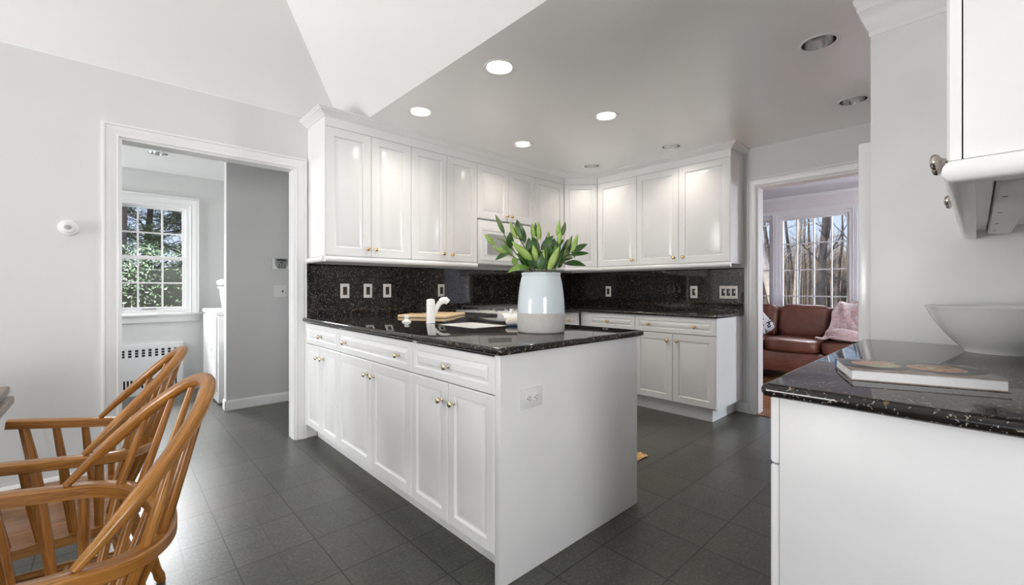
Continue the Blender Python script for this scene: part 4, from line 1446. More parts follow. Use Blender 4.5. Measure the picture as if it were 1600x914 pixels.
rl = MB()
ax = Vector((0.62, -0.78, 0)).normalized()
cc = Vector((1.735, 1.835, Z1 + 0.0262))
pts, rad = [], []
for k in range(15):
    s = -1 + 2 * k / 14
    pts.append(cc + ax * (0.062 * s))
    rad.append(0.026 * (max(0.02, 1 - abs(s) ** 6)) ** 0.5)
rl.tube(pts, rad, 20)
single('dish_scrubber', rl, 'dishcloth', 'blue and white knitted roll lying between sink and crock', 'dish cloth', loc=(cc.x, cc.y, Z1), smooth=60)

# the crock
VC = Vector((1.620, 1.526, Z1))
t = Thing('crock', 'tall crock on the peninsula, pale blue glaze above raw grey stoneware', 'vase', VC)
low = [(0.0, 0.0004), (0.112, 0.0004), (0.118, 0.003), (0.1205, 0.010), (0.1225, 0.06), (0.1220, 0.100)]
up = [(0.1222, 0.100), (0.1212, 0.128), (0.1190, 0.165), (0.1150, 0.205), (0.1090, 0.245), (0.1030, 0.272), (0.0995, 0.283), (0.0985, 0.287), (0.1005, 0.290), (0.1015, 0.296), (0.1000, 0.302), (0.0965, 0.304), (0.0925, 0.302), (0.0915, 0.29), (0.100, 0.255), (0.112, 0.18), (0.114, 0.101)]
lo_in = [(0.114, 0.1), (0.112, 0.02), (0.0, 0.015)]
part(t, 'base', MB().lathe(low + lo_in, VC, sides=56), 'stoneware', label='raw grey stoneware lower third', smooth=60)
part(t, 'glazed_body', MB().lathe(up, VC, sides=56, closed=True), 'glaze', label='glossy pale blue upper body', smooth=60)

# ------------------------------------------------------------------ lilies
CR, SR = cos(math.radians(42.866)), sin(math.radians(42.866))


def at_depth(u, v, d):
    """the point at distance d in front of the lens axis that the photo shows at u, v"""
    r = (u - 800) / F_PX * d
    return Vector((r * CR + d * SR, -r * SR + d * CR, 1.14 - (v - 449.6) / F_PX * d))


def leaf_mesh(p0, p1, w, sag=0.0, face=(0, 0, 1), fold=0.25, n=10):
    """lance-shaped leaf from p0 to the tip p1, folded along its midrib, with a thin body"""
    p0, p1 = Vector(p0), Vector(p1)
    T = p1 - p0
    fz = Vector(face)
    S = T.cross(fz)
    if S.length < 1e-4:
        S = T.cross(Vector((1, 0, 0)))
    S.normalize()
    N = S.cross(T).normalized()
    v, f = [], []
    for i in range(n + 1):
        s = i / n
        wd_ = w * (sin(PI * min(1, s * 0.94 + 0.06)) ** 0.8) * (1 - 0.25 * s) if i < n else 0.0004
        c = p0 + T * s + N * (sin(PI * s) * sag)
        hgt = fold * wd_
        th_ = 0.0006
        v += [c + S * wd_ + N * hgt, c, c - S * wd_ + N * hgt, c + S * wd_ + N * (hgt - th_), c - N * th_ * 2, c - S * wd_ + N * (hgt - th_)]
    for i in range(n):
        a, b_ = i * 6, (i + 1) * 6
        f += [(a, a + 1, b_ + 1, b_), (a + 1, a + 2, b_ + 2, b_ + 1), (a + 4, a + 3, b_ + 3, b_ + 4), (a + 5, a + 4, b_ + 4, b_ + 5), (a + 3, a, b_, b_ + 3), (a + 2, a + 5, b_ + 5, b_ + 2)]
    f += [(0, 3, 4, 1), (1, 4, 5, 2)]
    return MB().add(v, f)


def bud_mesh(p0, p1, r):
    """closed lily bud: slender spindle with three seams"""
    p0, p1 = Vector(p0), Vector(p1)
    T = (p1 - p0)
    W_ = T.normalized()
    U_ = W_.orthogonal().normalized()
    V_ = W_.cross(U_)
    v, f = [], []
    n, k_ = 14, 18
    for i in range(n + 1):
        s = i / n
        rr = r * (sin(PI * (0.06 + 0.94 * s)) ** 0.75) * (1.12 - 0.45 * s) if i < n else 0.0005
        for k in range(k_):
            a = 2 * PI * k / k_
            q = rr * (1 - 0.16 * (abs(cos(1.5 * a)) < 0.30))
            v.append(p0 + T * s + U_ * (cos(a) * q) + V_ * (sin(a) * q))
    for i in range(n):
        for k in range(k_):
            k2 = (k + 1) % k_
            f.append((i * k_ + k, i * k_ + k2, (i + 1) * k_ + k2, (i + 1) * k_ + k))
    f.append(tuple(reversed(range(k_))))
    return MB().add(v, f)


def lily(label, root, path, buds, leaves):
    """root: where the stem stands in the crock; path: stem points above the rim; buds [(base, tip, r, dark)], leaves [(base, tip, w, sag, mat)]"""
    base = VC + Vector((root[0], root[1], 0.02))
    t = Thing('lily_stem', label, 'flower', base, 0, 'lily stems in the crock')
    ctrl = [base] + [Vector(p) for p in path]
    pts = []
    m = len(ctrl)
    for i in range(m - 1):
        p0, p1, p2, p3 = ctrl[max(0, i - 1)], ctrl[i], ctrl[i + 1], ctrl[min(m - 1, i + 2)]
        for k in range(6):
            s = k / 6
            pts.append(0.5 * ((2 * p1) + (p2 - p0) * s + (2 * p0 - 5 * p1 + 4 * p2 - p3) * s * s + (3 * p1 - p0 - 3 * p2 + p3) * s ** 3))
    pts.append(ctrl[-1])
    part(t, 'stem', MB().tube(pts, [0.0042 - 0.002 * i / len(pts) for i in range(len(pts))], 8), 'stem')
    for b0, b1, r, mt in buds:
        near = min(pts[6:], key=lambda p: (p - Vector(b0)).length)
        mbd = bud_mesh(b0, b1, r * 1.08)
        if (near - Vector(b0)).length > 0.004:
            mbd.tube([near, (near + Vector(b0)) / 2 + Vector((0, 0, 0.004)), Vector(b0) + (Vector(b1) - Vector(b0)) * 0.05], 0.0020, 6)
        part(t, 'bud', mbd, mt, smooth=60)
    for l0, l1, w_, sag, mt in leaves:
        near = min(pts[5:], key=lambda p: (p - Vector(l0)).length)
        lm = leaf_mesh(l0, l1, w_ * 1.28, sag, face=(-0.55, -0.60, 0.58))
        if (near - Vector(l0)).length > 0.004:
            lm.tube([near, l0], 0.0018, 6)
        part(t, 'leaf', lm, mt, smooth=60)
    return t


D0 = 2.205


def A_(u, v, dd=0.0):
    return at_depth(u, v, D0 + dd)


def rimp(u, dd=0.0):
    return at_depth(u, 418, D0 + dd)


rnd = random.Random(4)


def filler(u0, u1, v0, v1, n, dspread=0.06):
    """leaves low on a stem, fanned out over the rim"""
    out = []
    for _ in range(n):
        ub = rnd.uniform(u0, u1)
        vb = rnd.uniform(412, 421)
        vt = rnd.uniform(v0, v1)
        ut = ub + (ub - 845) * rnd.uniform(0.15, 0.75) + rnd.uniform(-9, 9)
        da = rnd.uniform(-dspread, dspread)
        out.append((A_(ub, vb, da * 0.5), A_(ut, vt, da), rnd.uniform(0.013, 0.020), rnd.uniform(-0.012, 0.012), rnd.choice(['leaf', 'leaf', 'leaf', 'leaf_light'])))
    return out


lily('tall lily stem at the left with one high closed bud', (-0.05, 0.03), [rimp(826, 0.02), A_(806, 396, 0.03), A_(790, 371, 0.04), A_(787, 363, 0.04)],
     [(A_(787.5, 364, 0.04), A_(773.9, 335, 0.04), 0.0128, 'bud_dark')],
     [(A_(797, 387, 0.03), A_(797, 362, 0.0), 0.017, 0.006, 'leaf'), (A_(803, 392, 0.03), A_(784, 372, 0.05), 0.009, 0.0, 'leaf_light')] + filler(820, 834, 376, 398, 3))
lily('lily stem arching furthest left with pale bud and drooping leaf', (-0.06, 0.02), [rimp(822, -0.03), A_(806, 404, -0.05), A_(793, 391, -0.06), A_(788, 378, -0.06), A_(777, 373, -0.05)],
     [(A_(772.5, 383, -0.05), A_(756.4, 364.5, -0.06), 0.0125, 'bud'), (A_(793, 397, -0.05), A_(768.5, 385, -0.08), 0.0130, 'bud')],
     [(A_(795.4, 395.8, -0.06), A_(773.7, 406.6, -0.07), 0.013, 0.008, 'leaf'), (A_(801, 400, -0.05), A_(782, 381, -0.03), 0.012, 0.004, 'leaf_light'), (A_(803, 402, -0.06), A_(806, 417, -0.07), 0.014, 0.0, 'leaf_light')])
lily('lily stem with a pair of buds left of centre and curled leaf tip above', (-0.03, 0.0), [rimp(834, 0.0), A_(824, 396, 0.0), A_(813, 375, 0.01), A_(806, 372, 0.01)],
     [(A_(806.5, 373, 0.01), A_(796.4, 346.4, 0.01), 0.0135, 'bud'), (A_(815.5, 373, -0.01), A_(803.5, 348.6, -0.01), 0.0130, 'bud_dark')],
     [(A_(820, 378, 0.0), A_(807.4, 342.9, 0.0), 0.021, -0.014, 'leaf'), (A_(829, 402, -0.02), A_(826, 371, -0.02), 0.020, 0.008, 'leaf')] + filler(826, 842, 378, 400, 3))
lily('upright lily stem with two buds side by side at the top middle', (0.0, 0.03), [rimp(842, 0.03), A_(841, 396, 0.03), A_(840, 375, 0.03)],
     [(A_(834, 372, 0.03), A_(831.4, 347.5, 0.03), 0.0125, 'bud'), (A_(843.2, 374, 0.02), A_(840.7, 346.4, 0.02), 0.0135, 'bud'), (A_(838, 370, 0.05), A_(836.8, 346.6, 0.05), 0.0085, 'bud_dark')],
     [(A_(841, 395, 0.03), A_(831, 368, 0.05), 0.016, 0.006, 'leaf'), (A_(846, 390, 0.0), A_(865, 368, -0.01), 0.016, 0.006, 'leaf')] + filler(834, 852, 376, 398, 3))
lily('lily stem with the largest pale bud leaning left low at the front', (-0.02, -0.04), [rimp(840, -0.065), A_(834, 409, -0.085)],
     [(A_(832, 407.5, -0.10), A_(799.2, 376.6, -0.12), 0.0195, 'bud')],
     [(A_(828, 415, -0.09), A_(806, 396, -0.08), 0.016, 0.008, 'leaf'), (A_(826, 418, -0.09), A_(793, 426, -0.09), 0.016, 0.018, 'leaf_light'), (A_(838, 416, -0.10), A_(831, 396, -0.11), 0.012, 0.0, 'leaf')])
lily('short lily stem with one upright bud at the front centre', (0.0, -0.05), [rimp(842, -0.065), A_(840, 410, -0.085), A_(838.5, 406, -0.10)],
     [(A_(838, 407, -0.10), A_(832.8, 382, -0.11), 0.0150, 'bud'), (A_(849.5, 411, -0.09), A_(849.3, 389, -0.10), 0.0085, 'bud')],
     [(A_(844, 420, -0.10), A_(846, 395, -0.10), 0.017, 0.006, 'leaf'), (A_(834, 420, -0.10), A_(822, 402, -0.11), 0.015, 0.006, 'leaf'), (A_(855, 419, -0.09), A_(868, 398, -0.10), 0.015, 0.005, 'leaf')])
lily('tall lily stem right of centre with a cluster of three buds', (0.03, 0.02), [rimp(854, 0.02), A_(862, 396, 0.02), A_(871, 378, 0.02), A_(875, 368, 0.02)],
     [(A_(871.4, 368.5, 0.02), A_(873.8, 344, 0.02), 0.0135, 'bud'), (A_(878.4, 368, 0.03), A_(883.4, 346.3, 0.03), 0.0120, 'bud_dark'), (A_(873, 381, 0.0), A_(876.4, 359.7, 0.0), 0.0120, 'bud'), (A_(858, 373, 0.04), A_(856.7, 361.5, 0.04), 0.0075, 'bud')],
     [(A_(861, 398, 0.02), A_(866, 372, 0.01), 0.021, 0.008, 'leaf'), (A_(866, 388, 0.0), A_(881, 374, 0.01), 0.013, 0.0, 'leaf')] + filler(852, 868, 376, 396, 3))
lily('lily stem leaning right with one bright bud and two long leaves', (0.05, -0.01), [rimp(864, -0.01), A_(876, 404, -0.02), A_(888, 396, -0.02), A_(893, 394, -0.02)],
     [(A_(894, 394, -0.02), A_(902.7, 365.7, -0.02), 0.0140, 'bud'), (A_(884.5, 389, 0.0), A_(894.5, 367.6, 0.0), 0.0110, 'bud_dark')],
     [(A_(894, 396.5, -0.02), A_(918, 381, -0.02), 0.016, 0.008, 'leaf'), (A_(896, 399, -0.03), A_(920.5, 395.8, -0.03), 0.012, 0.005, 'leaf'), (A_(884, 402, -0.03), A_(898, 403, -0.08), 0.013, 0.004, 'leaf')])
lily('lily stem at the front right with one long striped bud pointing up', (0.03, -0.05), [rimp(852, -0.065), A_(855, 412, -0.085), A_(857.5, 410, -0.10)],
     [(A_(857.5, 421, -0.10), A_(873.8, 385.5, -0.11), 0.0190, 'bud')],
     [(A_(864, 419, -0.09), A_(876, 396, -0.09), 0.018, 0.008, 'leaf'), (A_(848, 421, -0.09), A_(853, 398, -0.10), 0.013, 0.004, 'leaf')])
lily('lily stem drooping over the right side of the crock rim', (0.06, 0.0), [rimp(868, 0.0), A_(876, 413, 0.0), A_(881, 411, 0.0)],
     [(A_(880, 404, 0.01), A_(889, 383, 0.02), 0.0100, 'bud_dark')],
     [(A_(882, 412, 0.0), A_(915.7, 415.5, -0.02), 0.017, 0.010, 'leaf'), (A_(878, 408, 0.02), A_(902, 398, 0.06), 0.015, 0.006, 'leaf'), (A_(872, 415, 0.02), A_(884, 398, 0.04), 0.016, 0.006, 'leaf')])
lily('leafy lily stem at the back of the bunch with dark leaves', (0.0, 0.06), [rimp(846, 0.08), A_(850, 398, 0.09), A_(853, 384, 0.09)],
     [(A_(853, 385, 0.09), A_(854, 368, 0.09), 0.0085, 'bud_dark')], filler(820, 876, 372, 398, 15, 0.085))

# ------------------------------------------------------------------ outlets and switches


def plate(name, label, cat, O, U, W, w, h, gangs, mat='plate_warm', rocker='rocker', group=None, kind='rocker'):
    """wall plate centred at O, along U, facing W"""
    O, U, W = Vector(O), Vector(U), Vector(W)
    t = Thing(name, label, cat, O, 0, group)
    Z = Vector((0, 0, 1))
    p = MB().obox(O - U * (w / 2) - Z * (h / 2) + W * 0.0003, U * w, Z * h, W * 0.006, 0.002)
    part(t, 'plate', p, mat)
    for g in range(gangs):
        c = O + U * ((g - (gangs - 1) / 2) * 0.046)
        if kind == 'rocker':
            part(t, 'rocker', MB().obox(c - U * 0.0165 - Z * 0.033 + W * 0.0064, U * 0.033, Z * 0.066, W * 0.003, 0.001), rocker)
        elif kind == 'toggle':
            part(t, 'toggle', MB().obox(c - U * 0.005 - Z * 0.012 + W * 0.0064, U * 0.010, Z * 0.024, W * 0.004), 'plastic' if g == 0 else rocker)
    return t


for x, l in ((1.377, 'cream switch plate with dark rocker on the left backsplash, nearest the laundry doorway'),
             (1.570, 'cream plate with dark insert on the left backsplash, second from the laundry doorway'),
             (1.743, 'cream plate with dark insert on the left backsplash, third from the laundry doorway'),
             (2.295, 'cream plate with dark insert on the left backsplash just left of the range')):
    plate('outlet', l, 'outlet', (x, 3.4623, 1.115), (1, 0, 0), (0, -1, 0), 0.072, 0.116, 1, group='wall plates on the left backsplash')
for y, g, w_, l in ((2.912, 1, 0.072, 'cream plate with dark insert on the right backsplash, nearest the corner'), (1.908, 1, 0.072, 'single cream plate with dark insert beside the triple switch'), (1.581, 3, 0.163, 'triple cream switch plate with dark rockers by the living room door')):
    plate('outlet' if g == 1 else 'light_switch', l, 'outlet' if g == 1 else 'switch', (4.2323, y, 1.098), (0, -1, 0), (-1, 0, 0), w_, 0.120, g, group='wall plates on the right backsplash')

# duplex outlet lying sideways on the peninsula end panel
O = Vector((1.241, 1.225, 0.698))
t = Thing('outlet', 'white duplex outlet mounted sideways on the peninsula end panel', 'outlet', O)
part(t, 'plate', MB().box(O.x - 0.061, O.x + 0.061, 1.2185, 1.2247, O.z - 0.040, O.z + 0.040, 0.002), 'plastic')
for s in (-1, 1):
    rc = part(t, 'socket', MB().lathe([(0.0175, 0.0), (0.0175, 0.003), (0.016, 0.004), (0.0, 0.004)], (O.x + s * 0.020, 1.2184, O.z), (0, -1, 0), 24), 'plastic')
    h = MB()
    for dz in (-0.006, 0.006):
        h.box(O.x + s * 0.020 - 0.002, O.x + s * 0.020 + 0.006, 1.2136, 1.2143, O.z + dz - 0.0011, O.z + dz + 0.0011)
    h.lathe([(0.0028, 0), (0.0028, 0.0007), (0.0, 0.0007)], (O.x + s * 0.020 - 0.008, 1.2143, O.z), (0, -1, 0), 10)
    part(t, 'slots', h, 'darkplastic', under=rc)

# round thermostat on the left wall
tc = Vector((-0.176, YL, 1.477))
t = Thing('thermostat', 'round white dial thermostat on the wall left of the laundry doorway', 'thermostat', tc)
part(t, 'base_ring', MB().lathe([(0.044, 0.0003), (0.044, 0.010), (0.041, 0.016), (0.031, 0.020), (0.0, 0.020)], tc, (0, -1, 0), 40), 'plastic', smooth=40)
part(t, 'dial', MB().lathe([(0.030, 0.0203), (0.029, 0.030), (0.024, 0.034), (0.016, 0.034), (0.015, 0.031), (0.0, 0.031)], tc, (0, -1, 0), 40), 'plastic', smooth=40)
part(t, 'dial_cap', MB().lathe([(0.013, 0.0312), (0.012, 0.036), (0.0, 0.038)], tc, (0, -1, 0), 28), 'midgrey', smooth=40)

# alarm keypad and double switch on the short laundry wall
kc = Vector((1.245, 4.74, 1.375))
t = Thing('alarm_keypad', 'white alarm keypad with grey button shield on the laundry wall', 'keypad', kc)
part(t, 'case', MB().box(kc.x - 0.085, kc.x + 0.075, 4.718, 4.7397, kc.z - 0.055, kc.z + 0.06, 0.006), 'plastic')
v = [(-0.062, 0.056), (0.060, 0.056), (0.056, 0.0), (0.040, -0.040), (0.025, -0.046), (-0.027, -0.046), (-0.042, -0.040), (-0.058, 0.0)]
mb = MB()
n = len(v)
mb.add([(kc.x + a, 4.7178, kc.z + b) for a, b in v] + [(kc.x + a, 4.7130, kc.z + b) for a, b in v], [tuple(range(n)), tuple(reversed(range(n, 2 * n)))] + [(i, (i + 1) % n, n + (i + 1) % n, n + i) for i in range(n)])
fc = part(t, 'face', mb, 'midgrey', smooth=0)
part(t, 'display', MB().box(kc.x - 0.044, kc.x + 0.042, 4.7115, 4.7128, kc.z + 0.028, kc.z + 0.050), 'darkplastic', smooth=0)
b = MB()
for i in range(3):
    for j in range(4):
        b.box(kc.x - 0.032 + i * 0.024, kc.x - 0.016 + i * 0.024, 4.7110, 4.7128, kc.z - 0.040 + j * 0.012, kc.z - 0.033 + j * 0.012)
b.box(kc.x - 0.014, kc.x + 0.012, 4.7110, 4.7128, kc.z + 0.008, kc.z + 0.022)
for s in (-0.045, -0.03, 0.022, 0.038):
    b.box(kc.x + s, kc.x + s + 0.01, 4.7110, 4.7128, kc.z + 0.012, kc.z + 0.018)
part(t, 'buttons', b, 'darkplastic', smooth=0)
plate('light_switch', 'white double toggle switch below the alarm keypad', 'switch', (1.236, 4.74, 1.105), (1, 0, 0), (0, -1, 0), 0.116, 0.116, 2, 'plastic', 'darkplastic', kind='toggle')

# ------------------------------------------------------------------ laundry room things
RY = 6.03
t = Thing('radiator_cover', 'white slotted radiator cover under the laundry window', 'radiator cover', (-0.1, RY, 0))
x0, x1, z0, z1 = -0.70, 0.585, 0.0, 0.535
part(t, 'frame', MB().sweep([(x1 + 0.002, 6.049, 0.0), (x1 + 0.002, 6.049, z1 + 0.002), (x0 - 0.002, 6.049, z1 + 0.002), (x0 - 0.002, 6.049, 0.0)], [(0, 0), (0, 0.024), (0.045, 0.024), (0.055, 0.016), (0.055, 0)], 1, (0, -1, 0)), 'trim', smooth=25)
part(t, 'inner_shadow', MB().box(x0, x1, 6.044, 6.048, z0 + 0.01, z1), 'dark', smooth=0)  # near-black sheet standing in for the shade behind the slots
pz = MB()
yy0, yy1 = 6.026, 6.034
pitch = 0.0541
sl = [0.088 + pitch * k for k in range(-14, 9)]
sw = 0.0135
pz.box(x0, x1 - 0.008, yy0, yy1, 0.515, z1 - 0.009)
pz.box(x0, x1 - 0.008, yy0, yy1, 0.165, 0.405)
c = x0
for s in sl:
    pz.box(c, s - sw, yy0, yy1, 0.405, 0.515)
    c = s + sw
pz.box(c, x1 - 0.008, yy0, yy1, 0.405, 0.515)
for zz in (0.430, 0.458, 0.486):
    for s in sl:
        pz.box(s - sw, s + sw, yy0 + 0.002, yy1, zz - 0.003, zz + 0.003)
sl2 = [0.098 + 0.0285 * k for k in range(-27, 17)]
c = x0
for s in sl2:
    pz.box(c, s - 0.0075, yy0, yy1, 0.075, 0.165)
    c = s + 0.0075
pz.box(c, x1 - 0.008, yy0, yy1, 0.075, 0.165)
pz.box(x0, x1 - 0.008, yy0, yy1, 0.0, 0.075)
part(t, 'slotted_panel', pz, 'trim', smooth=0)

t = Thing('washing_machine', 'white front-standing washer beside the laundry window', 'washing machine', (1.1, 5.42, 0))
part(t, 'body', MB().box(0.762, 1.44, 5.010, 5.866, 0.012, 0.868, 0.008), 'appliance')
part(t, 'top', MB().box(0.742, 1.45, 5.002, 5.872, 0.869, 0.914, 0.010), 'appliance')
fd = part(t, 'door', MB().box(0.745, 0.7615, 5.06, 5.82, 0.12, 0.855, 0.006), 'appliance')
part(t, 'vent_panel', MB().box(0.7405, 0.7448, 5.10, 5.40, 0.44, 0.62, 0.002), 'appliance', under=fd)
b = MB()
for i in range(4):
    for j in range(2):
        b.box(0.7395, 0.7404, 5.13 + i * 0.065, 5.17 + i * 0.065, 0.50 + j * 0.05, 0.525 + j * 0.05)
part(t, 'printed_marks', b, 'appliance_grey', under=fd, smooth=0)
part(t, 'foot', MB().box(0.79, 0.85, 5.04, 5.10, 0, 0.0118), 'darkplastic')
part(t, 'foot', MB().box(0.79, 0.85, 5.78, 5.84, 0, 0.0118), 'darkplastic')
part(t, 'foot', MB().box(1.35, 1.41, 5.04, 5.10, 0, 0.0118), 'darkplastic')
part(t, 'foot', MB().box(1.35, 1.41, 5.78, 5.84, 0, 0.0118), 'darkplastic')

bx, by = 0.965, 5.52
t = Thing('laundry_basket', 'tall white basket with towel standing on the washer', 'basket', (bx, by, 0.9145))


def oval(z, a, b_, n=28, e=3.2):
    out = []
    for k in range(n):
        an = 2 * PI * k / n
        out.append((bx + a * math.copysign(abs(cos(an)) ** (2 / e), cos(an)), by + b_ * math.copysign(abs(sin(an)) ** (2 / e), sin(an)), z))
    return out


rows_ = [oval(0.9150, 0.085, 0.115), oval(1.02, 0.100, 0.130), oval(1.13, 0.112, 0.145), oval(1.132, 0.125, 0.158), oval(1.152, 0.127, 0.160), oval(1.152, 0.110, 0.143), oval(0.925, 0.082, 0.112)]
v = [p for r in rows_ for p in r]
f = []
for i in range(len(rows_) - 1):
    for k in range(28):
        f.append((i * 28 + k, i * 28 + (k + 1) % 28, (i + 1) * 28 + (k + 1) % 28, (i + 1) * 28 + k))
f += [tuple(range(28)), tuple(range(6 * 28, 7 * 28))]
part(t, 'basket_body', MB().add(v, f), 'basket')
single('folded_towel', cushion(bx, by, 1.196, 0.27, 0.32, 0.085, 0.6, 12, 3.4, 0.012, 3), 'towel', 'white towel heaped on top of the laundry basket', 'towel', loc=(bx, by, 1.156), smooth=60)

# ------------------------------------------------------------------ mat behind the peninsula
mb = MB()
for k in range(14):
    yk = 1.530 + k * 0.034
    pts = [(2.095 + 0.04 * j, yk + 0.003 * sin(j * 1.7 + k), 0.0075 + 0.002 * sin(j * 2.1 + k * PI)) for j in range(15)]
    mb.tube(pts, 0.0155, 8, squash=(0.45, 1.15, (0, 0, 1)))
single('door_mat', mb, 'mat_rope', 'braided tan rope mat on the floor behind the peninsula', 'mat', loc=(2.37, 1.75, 0), smooth=60)

# ------------------------------------------------------------------ bowl and book on the right worktop
bc = Vector((2.245, -0.045, Z1))
prof = [(0.0, 0.0004), (0.078, 0.0004), (0.080, 0.004), (0.0805, 0.010), (0.100, 0.030), (0.128, 0.064), (0.152, 0.100), (0.168, 0.130), (0.178, 0.156), (0.1805, 0.160), (0.1790, 0.162), (0.1755, 0.160), (0.164, 0.134), (0.146, 0.103), (0.122, 0.069), (0.094, 0.037), (0.070, 0.018), (0.0, 0.012)]
single('bowl', MB().lathe(prof, bc, sides=64), 'ceramic', 'large white ceramic bowl at the far end of the right worktop', 'bowl', loc=bc, smooth=60)

bo = Vector((1.4615, 0.1125, Z1))
ang = math.radians(-70.6)
t = Thing('book', 'large hardcover cookbook lying flat on the right worktop, food photo on cover', 'book', bo, ang)
R = Matrix.Translation(bo) @ Matrix.Rotation(ang, 4, 'Z')


def bk(x0, x1, y0, y1, z0, z1, bev=0.0):
    mb = MB().box(x0, x1, y0, y1, z0, z1, bev)
    mb.v = [tuple(R @ Vector(p)) for p in mb.v]
    return mb


hw, hd = 0.1385, 0.098
part(t, 'back_cover', bk(-hw, hw, -hd, hd, 0.0004, 0.0030, 0.001), 'cover')
part(t, 'page_block', bk(-hw + 0.004, hw - 0.004, -hd + 0.004, hd - 0.006, 0.0032, 0.0242), 'paper', smooth=0)
part(t, 'front_cover', bk(-hw, hw, -hd, hd, 0.0244, 0.0272, 0.001), 'cover')
part(t, 'spine', bk(-hw, hw, hd - 0.0030, hd + 0.0005, 0.0032, 0.0242), 'blue_cloth', smooth=0)

# ------------------------------------------------------------------ dining table and chairs
t = Thing('dining_table', 'dark worn wooden dining table at the left edge, its leaf stacked under the top', 'table', (-1.0, 1.55, 0))
TX, TY = -0.288, 2.555
part(t, 'tabletop', MB().box(-1.75, TX, 0.55, TY, 0.728, 0.760, 0.007, 3), 'table')
part(t, 'extension_leaf', MB().box(-1.76, TX + 0.010, 0.54, TY + 0.012, 0.688, 0.719, 0.006, 3), 'table')
part(t, 'apron', MB().box(-1.66, TX - 0.10, 0.65, TY - 0.10, 0.60, 0.6875).box(-1.60, TX - 0.16, 0.71, TY - 0.16, 0.7195, 0.7278), 'table', smooth=0)
for lx in (-1.62, TX - 0.14):
    for ly in (0.70, TY - 0.15):
        part(t, 'leg', MB().lathe([(0.022, 0.0), (0.030, 0.03), (0.026, 0.10), (0.034, 0.30), (0.040, 0.50), (0.030, 0.54), (0.040, 0.58), (0.040, 0.5995)], (lx, ly, 0), sides=20), 'table')


